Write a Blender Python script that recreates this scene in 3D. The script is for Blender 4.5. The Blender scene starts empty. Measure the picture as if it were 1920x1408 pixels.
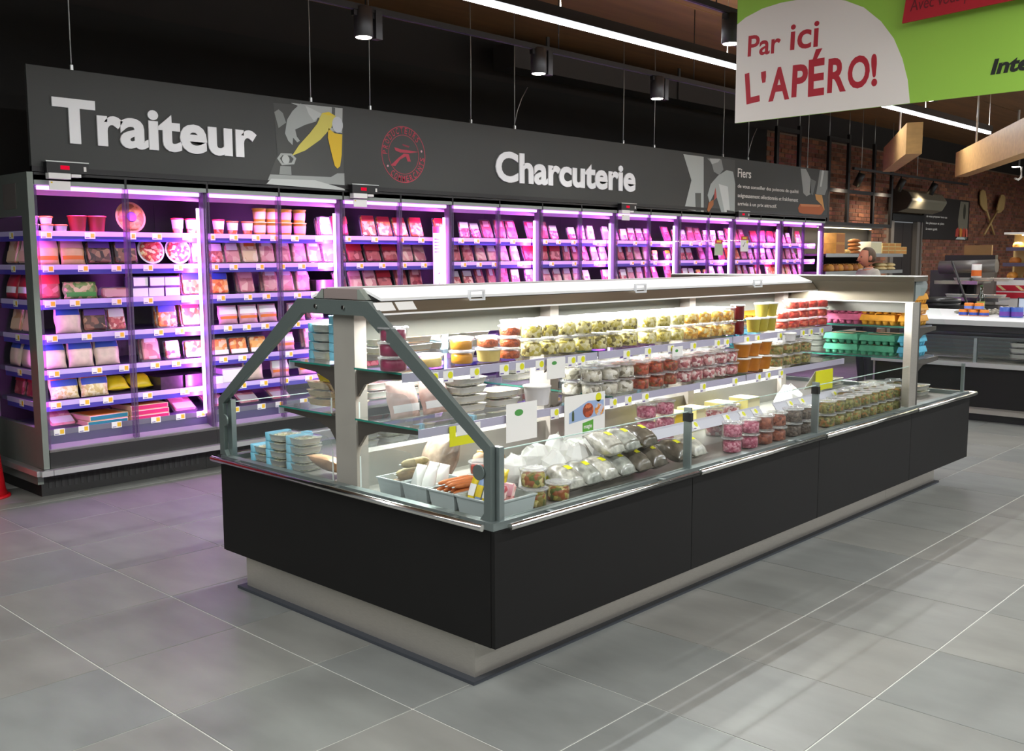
import bpy, bmesh, math, random
from mathutils import Vector, Matrix

random.seed(11)
S = bpy.context.scene
COL = S.collection
PI = math.pi

# ---------------------------------------------------------------- camera
T = 0.6                                   # floor tile in metres: the grid the camera was solved from
CF, CYAW, CPITCH, CROLL = 1865.4, 2.3281, 0.1179, -0.0031
CAM = Vector((10.4375 * T, -3.7999 * T, 2.7409 * T))
FW = Vector((math.cos(CYAW) * math.cos(CPITCH), math.sin(CYAW) * math.cos(CPITCH), -math.sin(CPITCH)))
_r = FW.cross(Vector((0, 0, 1))).normalized()
_u = _r.cross(FW)
RT = _r * math.cos(CROLL) + _u * math.sin(CROLL)
UP = -_r * math.sin(CROLL) + _u * math.cos(CROLL)
cd = bpy.data.cameras.new('camera')
cd.sensor_fit = 'HORIZONTAL'
cd.sensor_width = 36.0
cd.lens = 36.0 * CF / 1920.0
cd.clip_start, cd.clip_end = 0.05, 200
co = bpy.data.objects.new('camera', cd)
COL.objects.link(co)
co.matrix_world = Matrix(((RT.x, UP.x, -FW.x, CAM.x), (RT.y, UP.y, -FW.y, CAM.y), (RT.z, UP.z, -FW.z, CAM.z), (0, 0, 0, 1)))
S.camera = co


def ray(px, py):
    return FW + RT * ((px - 960) / CF) - UP * ((py - 704) / CF)


def on(px, py, ax, val):
    """The point where the sight line of a photo pixel meets the plane axis = val."""
    d = ray(px, py)
    return CAM + d * ((val - CAM[ax]) / d[ax])


def hit(px, py, p, n):
    d = ray(px, py)
    return CAM + d * ((p - CAM).dot(n) / d.dot(n))


# ---------------------------------------------------------------- world, exposure, large lights
wd = bpy.data.worlds.new('world')
S.world = wd
wd.use_nodes = True
wd.node_tree.nodes['Background'].inputs[0].default_value = (0.9, 0.95, 1.0, 1)
wd.node_tree.nodes['Background'].inputs[1].default_value = 0.22
S.view_settings.view_transform = 'Standard'
S.view_settings.look = 'None'
S.view_settings.gamma = 1.0
S.view_settings.exposure = 0.0
S.view_settings.use_curve_mapping = False
S.cycles.transparent_max_bounces = 40
S.cycles.max_bounces = 8
S.cycles.diffuse_bounces = 3
S.cycles.glossy_bounces = 4
S.cycles.caustics_reflective = False
S.cycles.caustics_refractive = False
S.cycles.sample_clamp_indirect = 4.0
S.cycles.use_denoising = True
try:
    S.cycles.denoiser = 'OPENIMAGEDENOISE'
except Exception:
    pass
try:
    S.cycles.blur_glossy = 0.5
except Exception:
    pass


def area(name, loc, size, energy, col=(1, 1, 1), direction=(0, 0, -1), along=(0, 1, 0), spread=PI):
    """An area lamp: its long side follows `along`, it shines towards `direction`."""
    l = bpy.data.lights.new(name, 'AREA')
    l.shape = 'RECTANGLE'
    l.size, l.size_y = size
    l.energy = energy
    l.color = col
    l.spread = spread
    o = bpy.data.objects.new(name, l)
    COL.objects.link(o)
    z = -Vector(direction).normalized()
    x = Vector(along).normalized()
    x = (x - z * x.dot(z)).normalized()
    y = z.cross(x)
    o.matrix_world = Matrix(((x.x, y.x, z.x, loc[0]), (x.y, y.y, z.y, loc[1]), (x.z, y.z, z.z, loc[2]), (0, 0, 0, 1)))
    return o


COOL = (0.96, 0.98, 1.0)
PINK = (0.80, 0.15, 0.98)
CEIL = 4.0
LED_Z = 3.3
LED_X = 1.56
# light of the ceiling's linear lamps (their housings are built below): one row is in view, the others are unseen, added to brighten floor and bricks
LED_ROWS = [(LED_X, 0.6, 12.05, 0.75), (5.9, -5.0, 24.0, 0.85), (8.9, -5.0, 24.0, 1.15), (2.6, -6.0, -0.8, 1.3), (3.6, 13.0, 24.0, 1.3)]
for _x, _y0, _y1, _f in LED_ROWS:
    area('linear_lamp_light', (_x, (_y0 + _y1) / 2, LED_Z - 0.045), (_y1 - _y0, 0.05), 22 * (_y1 - _y0) * _f, COOL)
    area('linear_lamp_uplight', (_x, (_y0 + _y1) / 2, LED_Z + 0.085), (_y1 - _y0, 0.05), 7 * (_y1 - _y0), (1.0, 0.93, 0.82), (0, 0, 1))

# ---------------------------------------------------------------- materials


def lin(h):
    h = h.lstrip('#')
    v = [int(h[i:i + 2], 16) / 255 for i in (0, 2, 4)]
    return tuple(c / 12.92 if c <= 0.04045 else ((c + 0.055) / 1.055) ** 2.4 for c in v) + (1,)


MATS = {}


def mat(name, col='#888888', rough=0.5, metal=0.0, var=0.0, scale=8.0, bump=0.0, emit=0.0, emit_col=None, coat=0.0, stretch=None, spec=0.5):
    """Plain procedural material: a colour with optional noise variation and relief."""
    if name in MATS:
        return MATS[name]
    m = bpy.data.materials.new(name)
    m.use_nodes = True
    nt = m.node_tree
    b = nt.nodes['Principled BSDF']
    c = lin(col)
    b.inputs['Base Color'].default_value = c
    b.inputs['Roughness'].default_value = rough
    b.inputs['Metallic'].default_value = metal
    b.inputs['Specular IOR Level'].default_value = spec
    if coat:
        b.inputs['Coat Weight'].default_value = coat
        b.inputs['Coat Roughness'].default_value = 0.08
    if emit:
        b.inputs['Emission Color'].default_value = lin(emit_col or col)
        b.inputs['Emission Strength'].default_value = emit
    if var or bump:
        tc = nt.nodes.new('ShaderNodeTexCoord')
        oi = nt.nodes.new('ShaderNodeObjectInfo')
        ad = nt.nodes.new('ShaderNodeVectorMath')
        ad.operation = 'MULTIPLY_ADD'
        nt.links.new(oi.outputs['Random'], ad.inputs[0])
        ad.inputs[1].default_value = (37, 17, 53)
        nt.links.new(tc.outputs['Object'], ad.inputs[2])
        src = ad.outputs[0]
        if stretch:
            mp = nt.nodes.new('ShaderNodeMapping')
            mp.inputs['Scale'].default_value = stretch
            nt.links.new(src, mp.inputs['Vector'])
            src = mp.outputs[0]
        nz = nt.nodes.new('ShaderNodeTexNoise')
        nz.inputs['Scale'].default_value = scale
        nz.inputs['Detail'].default_value = 5
        nt.links.new(src, nz.inputs['Vector'])
        if var:
            rp = nt.nodes.new('ShaderNodeMapRange')
            rp.inputs['From Min'].default_value = 0.3
            rp.inputs['From Max'].default_value = 0.7
            rp.inputs['To Min'].default_value = 1 - var
            rp.inputs['To Max'].default_value = 1 + var
            nt.links.new(nz.outputs['Fac'], rp.inputs['Value'])
            hs = nt.nodes.new('ShaderNodeHueSaturation')
            hs.inputs['Color'].default_value = c
            nt.links.new(rp.outputs[0], hs.inputs['Value'])
            nt.links.new(hs.outputs[0], b.inputs['Base Color'])
        if bump:
            bp = nt.nodes.new('ShaderNodeBump')
            bp.inputs['Strength'].default_value = bump
            bp.inputs['Distance'].default_value = 0.004
            nt.links.new(nz.outputs['Fac'], bp.inputs['Height'])
            nt.links.new(bp.outputs[0], b.inputs['Normal'])
    MATS[name] = m
    return m


def food(name, cols, scale=60.0, rough=0.35, bump=0.6):
    """Pieces of food: cells in several colours."""
    if name in MATS:
        return MATS[name]
    m = bpy.data.materials.new(name)
    m.use_nodes = True
    nt = m.node_tree
    b = nt.nodes['Principled BSDF']
    b.inputs['Roughness'].default_value = rough
    tc = nt.nodes.new('ShaderNodeTexCoord')
    oi = nt.nodes.new('ShaderNodeObjectInfo')
    ad = nt.nodes.new('ShaderNodeVectorMath')
    ad.operation = 'MULTIPLY_ADD'
    nt.links.new(oi.outputs['Random'], ad.inputs[0])
    ad.inputs[1].default_value = (37, 17, 53)
    nt.links.new(tc.outputs['Object'], ad.inputs[2])
    vo = nt.nodes.new('ShaderNodeTexVoronoi')
    vo.inputs['Scale'].default_value = scale
    nt.links.new(ad.outputs[0], vo.inputs['Vector'])
    sp = nt.nodes.new('ShaderNodeSeparateColor')
    nt.links.new(vo.outputs['Color'], sp.inputs[0])
    cr = nt.nodes.new('ShaderNodeValToRGB')
    cr.color_ramp.interpolation = 'CONSTANT'
    el = cr.color_ramp.elements
    while len(el) < len(cols):
        el.new(0.5)
    for i, c in enumerate(cols):
        el[i].position = i / len(cols)
        el[i].color = lin(c)
    nt.links.new(sp.outputs[0], cr.inputs[0])
    nt.links.new(cr.outputs[0], b.inputs['Base Color'])
    bp = nt.nodes.new('ShaderNodeBump')
    bp.inputs['Strength'].default_value = bump
    bp.inputs['Distance'].default_value = 0.006
    bp.invert = True
    nt.links.new(vo.outputs['Distance'], bp.inputs['Height'])
    nt.links.new(bp.outputs[0], b.inputs['Normal'])
    MATS[name] = m
    return m


def clear(name, tint='#ffffff', ior=1.25, rough=0.03, haze=0.0, haze_col='#ffffff'):
    """Thin clear sheet: lets light through, mirrors a little, may be slightly milky."""
    if name in MATS:
        return MATS[name]
    m = bpy.data.materials.new(name)
    m.use_nodes = True
    nt = m.node_tree
    for n in list(nt.nodes):
        nt.nodes.remove(n)
    out = nt.nodes.new('ShaderNodeOutputMaterial')
    tr = nt.nodes.new('ShaderNodeBsdfTransparent')
    tr.inputs[0].default_value = lin(tint)
    gl = nt.nodes.new('ShaderNodeBsdfGlossy')
    gl.inputs['Roughness'].default_value = rough
    fr = nt.nodes.new('ShaderNodeFresnel')
    fr.inputs['IOR'].default_value = ior
    base = tr.outputs[0]
    if haze:
        di = nt.nodes.new('ShaderNodeBsdfDiffuse')
        di.inputs[0].default_value = lin(haze_col)
        mh = nt.nodes.new('ShaderNodeMixShader')
        mh.inputs[0].default_value = haze
        nt.links.new(base, mh.inputs[1])
        nt.links.new(di.outputs[0], mh.inputs[2])
        base = mh.outputs[0]
    # only the face turned to the viewer mirrors; the far face of the thin sheet just lets light out
    ge = nt.nodes.new('ShaderNodeNewGeometry')
    iv = nt.nodes.new('ShaderNodeMath')
    iv.operation = 'SUBTRACT'
    iv.inputs[0].default_value = 1.0
    nt.links.new(ge.outputs['Backfacing'], iv.inputs[1])
    mu = nt.nodes.new('ShaderNodeMath')
    mu.operation = 'MULTIPLY'
    nt.links.new(fr.outputs[0], mu.inputs[0])
    nt.links.new(iv.outputs[0], mu.inputs[1])
    mx = nt.nodes.new('ShaderNodeMixShader')
    nt.links.new(mu.outputs[0], mx.inputs[0])
    nt.links.new(base, mx.inputs[1])
    nt.links.new(gl.outputs[0], mx.inputs[2])
    nt.links.new(mx.outputs[0], out.inputs['Surface'])
    MATS[name] = m
    return m


def glow(name, col, strength):
    if name in MATS:
        return MATS[name]
    m = bpy.data.materials.new(name)
    m.use_nodes = True
    nt = m.node_tree
    for n in list(nt.nodes):
        nt.nodes.remove(n)
    out = nt.nodes.new('ShaderNodeOutputMaterial')
    e = nt.nodes.new('ShaderNodeEmission')
    e.inputs[0].default_value = lin(col)
    e.inputs[1].default_value = strength
    nt.links.new(e.outputs[0], out.inputs['Surface'])
    MATS[name] = m
    return m


STEEL = mat('brushed_steel', '#c4bfb5', 0.36, 0.7, 0.06, 30, 0.05, stretch=(1, 1, 14))
STEEL2 = mat('satin_steel', '#8f9a98', 0.38, 0.75, 0.05, 12)
DARKSTEEL = mat('dark_steel', '#5d5a55', 0.42, 0.7, 0.06, 10)
CHROME = mat('polished_tube', '#d8d8d4', 0.16, 1.0)
BLACK = mat('black_laminate', '#100f0e', 0.55, 0, 0.08, 6, spec=0.3)
BLACK2 = mat('black_plastic', '#141414', 0.45)
WHITEP = mat('white_plastic', '#eceae4', 0.45)
GREYP = mat('grey_plastic', '#b9bdbd', 0.5)
FRAME = mat('grey_green_frame', '#8d958f', 0.45, 0.35)
ALU = mat('aluminium', '#c9cbc8', 0.35, 0.8)
GLASS = clear('pane_glass', '#fcfefd', 1.18, 0.01)
DOORGLASS = clear('door_glass', '#ffffff', 1.16, 0.01)
EDGE = mat('glass_edge_green', '#2f7f70', 0.2, coat=0.4)
PLEXI = clear('plexiglass', '#f6f8f8', 1.35, 0.05, 0.06)
TUBCLEAR = clear('clear_tub_plastic', '#fafafa', 1.3, 0.06, 0.05)
LIDCLEAR = clear('clear_lid_plastic', '#f6f6f6', 1.4, 0.08, 0.22)
FILM = clear('plastic_film', '#ffffff', 1.35, 0.12, 0.05)
WRAP = clear('crinkled_wrap', '#f2f2f2', 1.5, 0.15, 0.25)
WHITE = mat('white_print', '#f2f1ec', 0.6)
YELLOW = mat('tag_yellow', '#e3e11a', 0.5)
TAGOR = mat('tag_amber', '#f0c030', 0.5)
RAILM = mat('price_rail', '#b3b0c4', 0.4)
RAILC = mat('cooler_price_rail', '#c9b6ea', 0.4)
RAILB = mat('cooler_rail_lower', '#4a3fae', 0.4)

# ---------------------------------------------------------------- mesh helpers


class MB:
    def __init__(self):
        self.v, self.f, self.s = [], [], []

    def add(self, vs, fs, smooth=False):
        o = len(self.v)
        self.v += [tuple(p) for p in vs]
        for f in fs:
            self.f.append([i + o for i in f])
            self.s.append(smooth)
        return self

    def box(self, x0, x1, y0, y1, z0, z1):
        return self.add([(x0, y0, z0), (x1, y0, z0), (x1, y1, z0), (x0, y1, z0), (x0, y0, z1), (x1, y0, z1), (x1, y1, z1), (x0, y1, z1)],
                        [(0, 3, 2, 1), (4, 5, 6, 7), (0, 1, 5, 4), (1, 2, 6, 5), (2, 3, 7, 6), (3, 0, 4, 7)])

    def bbox(self, x0, x1, y0, y1, z0, z1, b=0.004):
        """Box with chamfered vertical edges and top rim."""
        pts = [(x0 + b, y0), (x1 - b, y0), (x1, y0 + b), (x1, y1 - b), (x1 - b, y1), (x0 + b, y1), (x0, y1 - b), (x0, y0 + b)]
        cx, cy = (x0 + x1) / 2, (y0 + y1) / 2
        ins = [(p[0] + (b if p[0] < cx else -b), p[1] + (b if p[1] < cy else -b)) for p in pts]
        rings = [[(p[0], p[1], z0) for p in ins], [(p[0], p[1], z0 + b) for p in pts], [(p[0], p[1], z1 - b) for p in pts], [(p[0], p[1], z1) for p in ins]]
        return self.rings(rings, True, True)

    def rings(self, rings, cap0=True, cap1=True, smooth=False):
        n = len(rings[0])
        vs = [p for r in rings for p in r]
        fs = []
        for k in range(len(rings) - 1):
            for i in range(n):
                j = (i + 1) % n
                fs.append((k * n + i, k * n + j, (k + 1) * n + j, (k + 1) * n + i))
        self.add(vs, fs, smooth)
        o = len(self.v) - len(vs)
        if cap0:
            self.f.append([o + i for i in reversed(range(n))])
            self.s.append(False)
        if cap1:
            self.f.append([o + (len(rings) - 1) * n + i for i in range(n)])
            self.s.append(False)
        return self

    def prism(self, poly, plane, a, b):
        """Extrude a 2-D polygon: plane 'xz' along y, 'yz' along x, 'xy' along z."""
        def P(p, t):
            return {'xz': (p[0], t, p[1]), 'yz': (t, p[0], p[1]), 'xy': (p[0], p[1], t)}[plane]
        return self.rings([[P(p, a) for p in poly], [P(p, b) for p in poly]])

    def tube(self, pts, r, n=8, cap=True, radii=None):
        pts = [Vector(p) for p in pts]
        rings = []
        up = Vector((0, 0, 1))
        for i, p in enumerate(pts):
            d = (pts[min(i + 1, len(pts) - 1)] - pts[max(i - 1, 0)]).normalized()
            a = d.cross(up if abs(d.z) < 0.95 else Vector((1, 0, 0))).normalized()
            b = a.cross(d)
            rr = radii[i] if radii else r
            rings.append([tuple(p + (a * math.cos(2 * PI * k / n) + b * math.sin(2 * PI * k / n)) * rr) for k in range(n)])
        return self.rings(rings, cap, cap, True)

    def lathe(self, prof, n=16, cx=0.0, cy=0.0, cap0=True, cap1=True, sx=1.0, sy=1.0, smooth=True, sup=None):
        """Turn a profile [(radius, z)]; sup squares the outline (superellipse)."""
        rings = []
        for r, z in prof:
            ring = []
            for k in range(n):
                t = 2 * PI * k / n
                c, s = math.cos(t), math.sin(t)
                if sup:
                    c = math.copysign(abs(c) ** (2 / sup), c)
                    s = math.copysign(abs(s) ** (2 / sup), s)
                ring.append((cx + r * c * sx, cy + r * s * sy, z))
            rings.append(ring)
        return self.rings(rings, cap0, cap1, smooth)

    def mesh(self, name, *mats):
        me = bpy.data.meshes.new(name)
        me.from_pydata(self.v, [], self.f)
        bm = bmesh.new()
        bm.from_mesh(me)
        bmesh.ops.recalc_face_normals(bm, faces=bm.faces)
        bm.to_mesh(me)
        bm.free()
        me.polygons.foreach_set('use_smooth', self.s)
        for m in mats:
            me.materials.append(m)
        me.update()
        return me

    def obj(self, name, m, parent=None, loc=None):
        o = bpy.data.objects.new(name, self.mesh(name, m))
        COL.objects.link(o)
        if parent:
            o.parent = parent
        if loc:
            o.location = loc
        return o


def tag(o, label=None, cat=None, group=None, kind=None):
    if label:
        o['label'] = label
    if cat:
        o['category'] = cat
    if group:
        o['group'] = group
    if kind:
        o['kind'] = kind
    return o


def thing(name, label, cat, loc=(0, 0, 0), rz=0.0, group=None):
    o = bpy.data.objects.new(name, None)
    o.empty_display_size = 0.05
    COL.objects.link(o)
    o.location = loc
    o.rotation_euler = (0, 0, rz)
    return tag(o, label, cat, group)


def bx(name, m, parent, *dims):
    return MB().box(*dims).obj(name, m, parent)


def text_mesh(s, width, height, bold=0.0, shear=0.0, depth=0.001, spacing=1.0):
    """Lettering as a mesh scaled into width x height, lower left corner at the origin."""
    cu = bpy.data.curves.new('lettering', 'FONT')
    cu.body = s
    cu.size = 1.0
    cu.offset = bold
    cu.shear = shear
    cu.space_character = spacing
    cu.extrude = 0.02
    cu.resolution_u = 4
    o = bpy.data.objects.new('lettering', cu)
    COL.objects.link(o)
    dg = bpy.context.evaluated_depsgraph_get()
    me = bpy.data.meshes.new_from_object(o.evaluated_get(dg))
    bpy.data.objects.remove(o)
    bpy.data.curves.remove(cu)
    xs = [v.co.x for v in me.vertices]
    ys = [v.co.y for v in me.vertices]
    x0, x1, y0, y1 = min(xs), max(xs), min(ys), max(ys)
    for v in me.vertices:
        v.co.x = (v.co.x - x0) / (x1 - x0) * width
        v.co.y = (v.co.y - y0) / (y1 - y0) * height
        v.co.z = depth if v.co.z > 0 else 0.0
    return me


def frame(o, u, v):
    """Matrix of a drawing plane: origin o, right u, up v."""
    u, v = Vector(u).normalized(), Vector(v).normalized()
    n = u.cross(v)
    return Matrix(((u.x, v.x, n.x, o[0]), (u.y, v.y, n.y, o[1]), (u.z, v.z, n.z, o[2]), (0, 0, 0, 1)))


def lettering(name, s, m, parent, F, x, y, w, h, lift=0.002, rot=0.0, **k):
    """Lettering on a drawing plane F at local x, y."""
    me = text_mesh(s, w, h, **k)
    me.materials.clear()
    me.materials.append(m)
    me.transform(F @ Matrix.Translation((x, y, lift)) @ Matrix.Rotation(rot, 4, 'Z'))
    o = bpy.data.objects.new(name, me)
    COL.objects.link(o)
    o.parent = parent
    return o


def flat(name, pts, m, parent, F, lift=0.001, thick=0.0008):
    """A thin printed shape on a drawing plane F, outline in local coordinates."""
    a = [tuple(F @ Vector((p[0], p[1], lift))) for p in pts]
    b = [tuple(F @ Vector((p[0], p[1], lift + thick))) for p in pts]
    return MB().rings([a, b]).obj(name, m, parent)


def oval(cx, cy, rx, ry, n=24, a0=0.0, a1=2 * PI):
    return [(cx + rx * math.cos(a0 + (a1 - a0) * k / n), cy + ry * math.sin(a0 + (a1 - a0) * k / n)) for k in range(n)]

# ================================================================ THE SETTING


def pj(p):
    d = Vector(p) - CAM
    z = d.dot(FW)
    if z < 0.1:
        return None
    return (960 + CF * d.dot(RT) / z, 704 - CF * d.dot(UP) / z, z)


TY = 0.62
floor = bx('floor', mat('grout', '#d2d3cb', 0.8, var=0.05, scale=20), None, -1.75, 14, -7, 27, -0.12, -0.003)
tag(floor, 'floor of large grey stone tiles with pale joints', 'floor', kind='structure')

TILEMATS = []
for i, c in enumerate(('#7f807b', '#81827c', '#7d7f7a', '#83837d', '#7c7f7b')):
    TILEMATS.append(mat('stone_tile_%d' % i, c, 0.38, 0, 0.13, 2.6, 0.03, spec=0.4, stretch=(1, 2.2, 1)))
tile_mesh = []
for m in TILEMATS:
    tile_mesh.append(MB().bbox(0.003, T - 0.003, 0.003, TY - 0.003, -0.02, 0.0, 0.001).mesh('tile', m))
cand = []
for i in range(-2, 23):
    for j in range(-11, 43):
        x, y = i * T, j * TY
        if x + T < -0.75:
            continue
        best, seen = 1e9, False
        for dx in (0, .5, 1):
            for dy in (0, .5, 1):
                q = pj((x + dx * T, y + dy * TY, 0))
                if q and -60 < q[0] < 1980 and 480 < q[1] < 1470:
                    seen = True
                    best = min(best, q[2])
        under = 2.2 < x and x + T < 3.5 and 0.6 < y and y + TY < 4.6      # wholly under the island
        cand.append((best if seen and not under else 1e9, i, j))
cand.sort()
trng = random.Random(3)
for n, (b, i, j) in enumerate(cand[:300]):
    o = bpy.data.objects.new('tile', tile_mesh[trng.randrange(5)])
    COL.objects.link(o)
    o.location = (i * T, j * TY, 0)
    o.parent = floor
rest = MB()
for b, i, j in cand[300:]:
    rest.box(i * T + .002, i * T + T - .002, j * TY + .002, j * TY + TY - .002, -.02, 0)
if rest.v:
    tag(rest.obj('further_tiles', TILEMATS[0], floor), kind='stuff')

WX = -1.6                                  # face of the long wall behind the wall cooler
BRICK_Y = 11.75
PLASTER = mat('black_wall_paint', '#12110e', 0.8, 0, 0.15, 3)
tag(bx('wall_left', PLASTER, None, WX - 0.15, WX, -7, BRICK_Y, 0, 3.58), 'black painted wall behind the long wall cooler', 'wall', kind='structure')
tag(bx('trim_1', mat('dark_brown_frieze', '#1d1713', 0.8, 0, 0.15, 2), None, WX - 0.15, WX - 0.02, -7, 27, 3.58, CEIL + .03), 'dark brown frieze above the wall', 'frieze', kind='structure')

# brick wall: mortar slab with bricks standing proud of it
DOOR0, DOOR1, DOORH = 16.45, 18.0, 2.46
mortar = MB()
for y0, y1, z0, z1 in ((BRICK_Y, DOOR0, 0, 3.58), (DOOR1, 27, 0, 3.58), (DOOR0, DOOR1, DOORH, 3.58)):
    mortar.box(WX - 0.15, WX - 0.012, y0, y1, z0, z1)
bw = mortar.obj('wall_far', mat('mortar', '#7d6a5a', 0.9, 0, 0.2, 15))
tag(bw, 'rough red brown brick wall beyond the cooler', 'wall', kind='structure')
BRICKS = [mat('brick_%d' % i, c, 0.85, 0, 0.22, 14, 0.5) for i, c in enumerate(('#7a4c38', '#875640', '#6a4433', '#925e42', '#734838', '#885145'))]
BL, BH, JT = 0.228, 0.071, 0.011
bmesh_ = [MB().bbox(-0.02, 0, 0, BL - JT, 0, BH - JT, 0.003).mesh('brick', m) for m in BRICKS]
brng = random.Random(5)
bl = []
k = 0
z = 0.01
while z < 3.56:
    y = BRICK_Y + 0.01 - (BL / 2 if k % 2 else 0)
    while y < 26:
        if y > BRICK_Y and not (y + BL > DOOR0 - 0.02 and y < DOOR1 + 0.02 and z < DOORH + 0.02) and z + BH < 3.58:
            bl.append((y, z))
        y += BL
    z += BH
    k += 1


def brick_seen(p):
    """Rough test: sight line not stopped by the cooler sign, the banner or the island."""
    q = pj((WX, p[0] + .1, p[1]))
    return q and 1425 < q[0] < 1930 and q[1] < 505 and not (q[0] < 1552 and q[1] > 300) and not (q[0] < 1705 and q[1] < 215)


bs = sorted([p for p in bl if brick_seen(p)], key=lambda p: p[0])
near_b = set(bs[:300])
far_b = [MB() for _ in BRICKS]
for p in bl:
    q = brng.randrange(len(BRICKS))
    x = WX + brng.uniform(-0.004, 0.006)
    if p in near_b:
        o = bpy.data.objects.new('brick', bmesh_[q])
        COL.objects.link(o)
        o.location = (x, p[0], p[1])
        o.parent = bw
    else:
        far_b[q].box(x - .02, x, p[0], p[0] + BL - JT, p[1], p[1] + BH - JT)
for q, b in enumerate(far_b):
    if b.v:
        tag(b.obj('far_bricks', BRICKS[q], bw), kind='stuff')

tag(bx('wall_right', mat('far_wall_paint', '#2a2420', .8, 0, .1, 2), None, WX - .15, 14, 27, 27.15, 0, CEIL + .03), 'dark brown wall closing the far end of the shop', 'wall', kind='structure')

# service door in the brick wall
d1 = bpy.data.objects.new('door_1', None)
COL.objects.link(d1)
d1.location = (WX, DOOR0, 0)
tag(d1, 'dark double service door with pale steel jambs in the brick wall', 'door', kind='structure')
DJ = mat('door_jamb', '#8f8a84', 0.4, 0.5)
DP = mat('door_leaf', '#231d1c', 0.5)
W = DOOR1 - DOOR0
bx('door_leaf', DP, d1, -0.10, -0.06, 0.1, W / 2 - .005, 0.02, 2.3)
bx('door_leaf', DP, d1, -0.10, -0.06, W / 2 + .005, W - .1, 0.02, 2.3)
for a, b in ((0.0, 0.14), (W - 0.30, W - 0.16), (W - 0.07, W - 0.02)):
    bx('door_jamb', DJ, d1, -0.06, 0.03, a, b, 0, 2.32)
bx('door_head', BLACK2, d1, -0.12, 0.05, 0, W, 2.32, DOORH)

ac = thing('air_curtain', 'grey rounded air curtain mounted above the service door', 'air curtain', (WX + 0.05, 16.25, 2.47))
prof = [(0, .02), (.16, 0), (.34, .06), (.42, .20), (.42, .24), (.34, .36), (.16, .43), (0, .42)]
ACM = mat('air_curtain_shell', '#8f8a78', 0.4, 0.4)
MB().prism([(p[0], p[1]) for p in prof], 'xz', 0.05, 1.72).obj('casing', ACM, ac)
MB().prism([(p[0], p[1]) for p in prof], 'xz', 0.0, 0.05).obj('end_cap', mat('air_curtain_cap', '#2b2825', 0.5), ac)
MB().prism([(p[0] * .98, p[1] * .96 + .01) for p in prof], 'xz', 1.72, 1.76).obj('end_cap', mat('air_curtain_cap2', '#9d988a', 0.5), ac)

# ceiling of wooden boards
WOODD = mat('dark_ceiling_wood', '#6b4a28', 0.65, 0, 0.18, 1.6, stretch=(6, 0.5, 1))
ceil = bx('ceiling', mat('ceiling_deck', '#1b140d', 0.8), None, -1.75, 14, -7, 27, CEIL + .04, CEIL + .15)
tag(ceil, 'dark brown timber ceiling', 'ceiling', kind='structure')
for k in range(0, 13):
    x0 = -1.7 + k * 1.25
    bx('ceiling_board', WOODD, ceil, x0, x0 + 1.23, -6.9, 26.9, CEIL, CEIL + .04)
DUCT = mat('dark_painted_steel', '#2a2522', 0.6)
du = thing('ventilation_duct', 'dark square duct hung below the ceiling along the wall', 'duct', (-1.2, 6.5, 3.62))
bx('duct_body', DUCT, du, -0.15, 0.15, -1.0, 4.6, 0.0, 0.25)
for yy in (-.5, 2, 4.2):
    bx('hanger_strap', DUCT, du, -0.17, -0.15, yy, yy + .04, 0.0, CEIL - 3.622)
    bx('hanger_strap', DUCT, du, 0.15, 0.17, yy, yy + .04, 0.0, CEIL - 3.622)

# glulam beams running obliquely under the roof
BEAM = mat('pale_glulam', '#b08a55', 0.5, 0, 0.14, 3, stretch=(0.6, 6, 6))
bdir = ray(1515, 430).normalized()
bside = bdir.cross(Vector((0, 0, 1))).normalized()
bup = bside.cross(bdir)


def beam(name, px, py, D, length, label, h=.315, w=.155, hangs=(0.1,), back=0.0):
    """A beam whose near lower left edge starts at the sight line of px, py at distance D."""
    p = CAM + ray(px, py) * D - bdir * back
    o = thing(name, label, 'beam', tuple(p))
    rings = []
    for t in (0, length + back):
        c = bdir * t
        rings.append([tuple(c + bside * a + bup * b) for a, b in ((0, 0), (w, 0), (w, h), (0, h))])
    MB().rings(rings).obj('timber', BEAM, o)
    for t in hangs:
        c = bdir * (length * t + back) + bside * w / 2 + bup * h
        MB().tube([c, c + Vector((0, 0, CEIL - .002 - p.z - c.z))], 0.012, 6).obj('hanger_rod', ALU, o)
    return o


beam('glulam_beam', 1698, 289, 10.2, 3.3, 'short pale timber beam hung between the banner and the brick wall', hangs=(0.55,))
beam('glulam_beam', 1905, 291, 9.3, 4.1, 'long pale timber beam rising past the crossed wooden peels', hangs=(0.72,), back=2.5)

# linear ceiling lamps: one row in view, the rest added unseen
LEDW = glow('led_diffuser', '#f4f8ff', 9.0)
for n, (x, y0, y1, _f) in enumerate(LED_ROWS):
    lab = ['long thin linear ceiling lamp glowing white above the cooler aisle', 'unseen linear ceiling lamp added over the aisle beside the island', 'unseen linear ceiling lamp added over the outer aisle', 'short unseen linear ceiling lamp added before the cooler end panel', 'unseen linear ceiling lamp added over the bakery'][n]
    t = thing('linear_lamp', lab, 'ceiling lamp', (x, y0, LED_Z))
    L = y1 - y0
    bx('housing', BLACK2, t, -0.035, 0.035, 0, L, 0.0, 0.075)
    bx('diffuser', LEDW, t, -0.019, 0.019, 0.02, L - .02, -0.030, 0.0)
    for k in range(int(L / 2.2) + 1):
        MB().tube([(0, .4 + 2.2 * k, .075), (0, .4 + 2.2 * k, CEIL - .005 - LED_Z)], .004, 5).obj('suspension_wire', ALU, t)

# spotlight tracks
TRZ = 3.3


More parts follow.
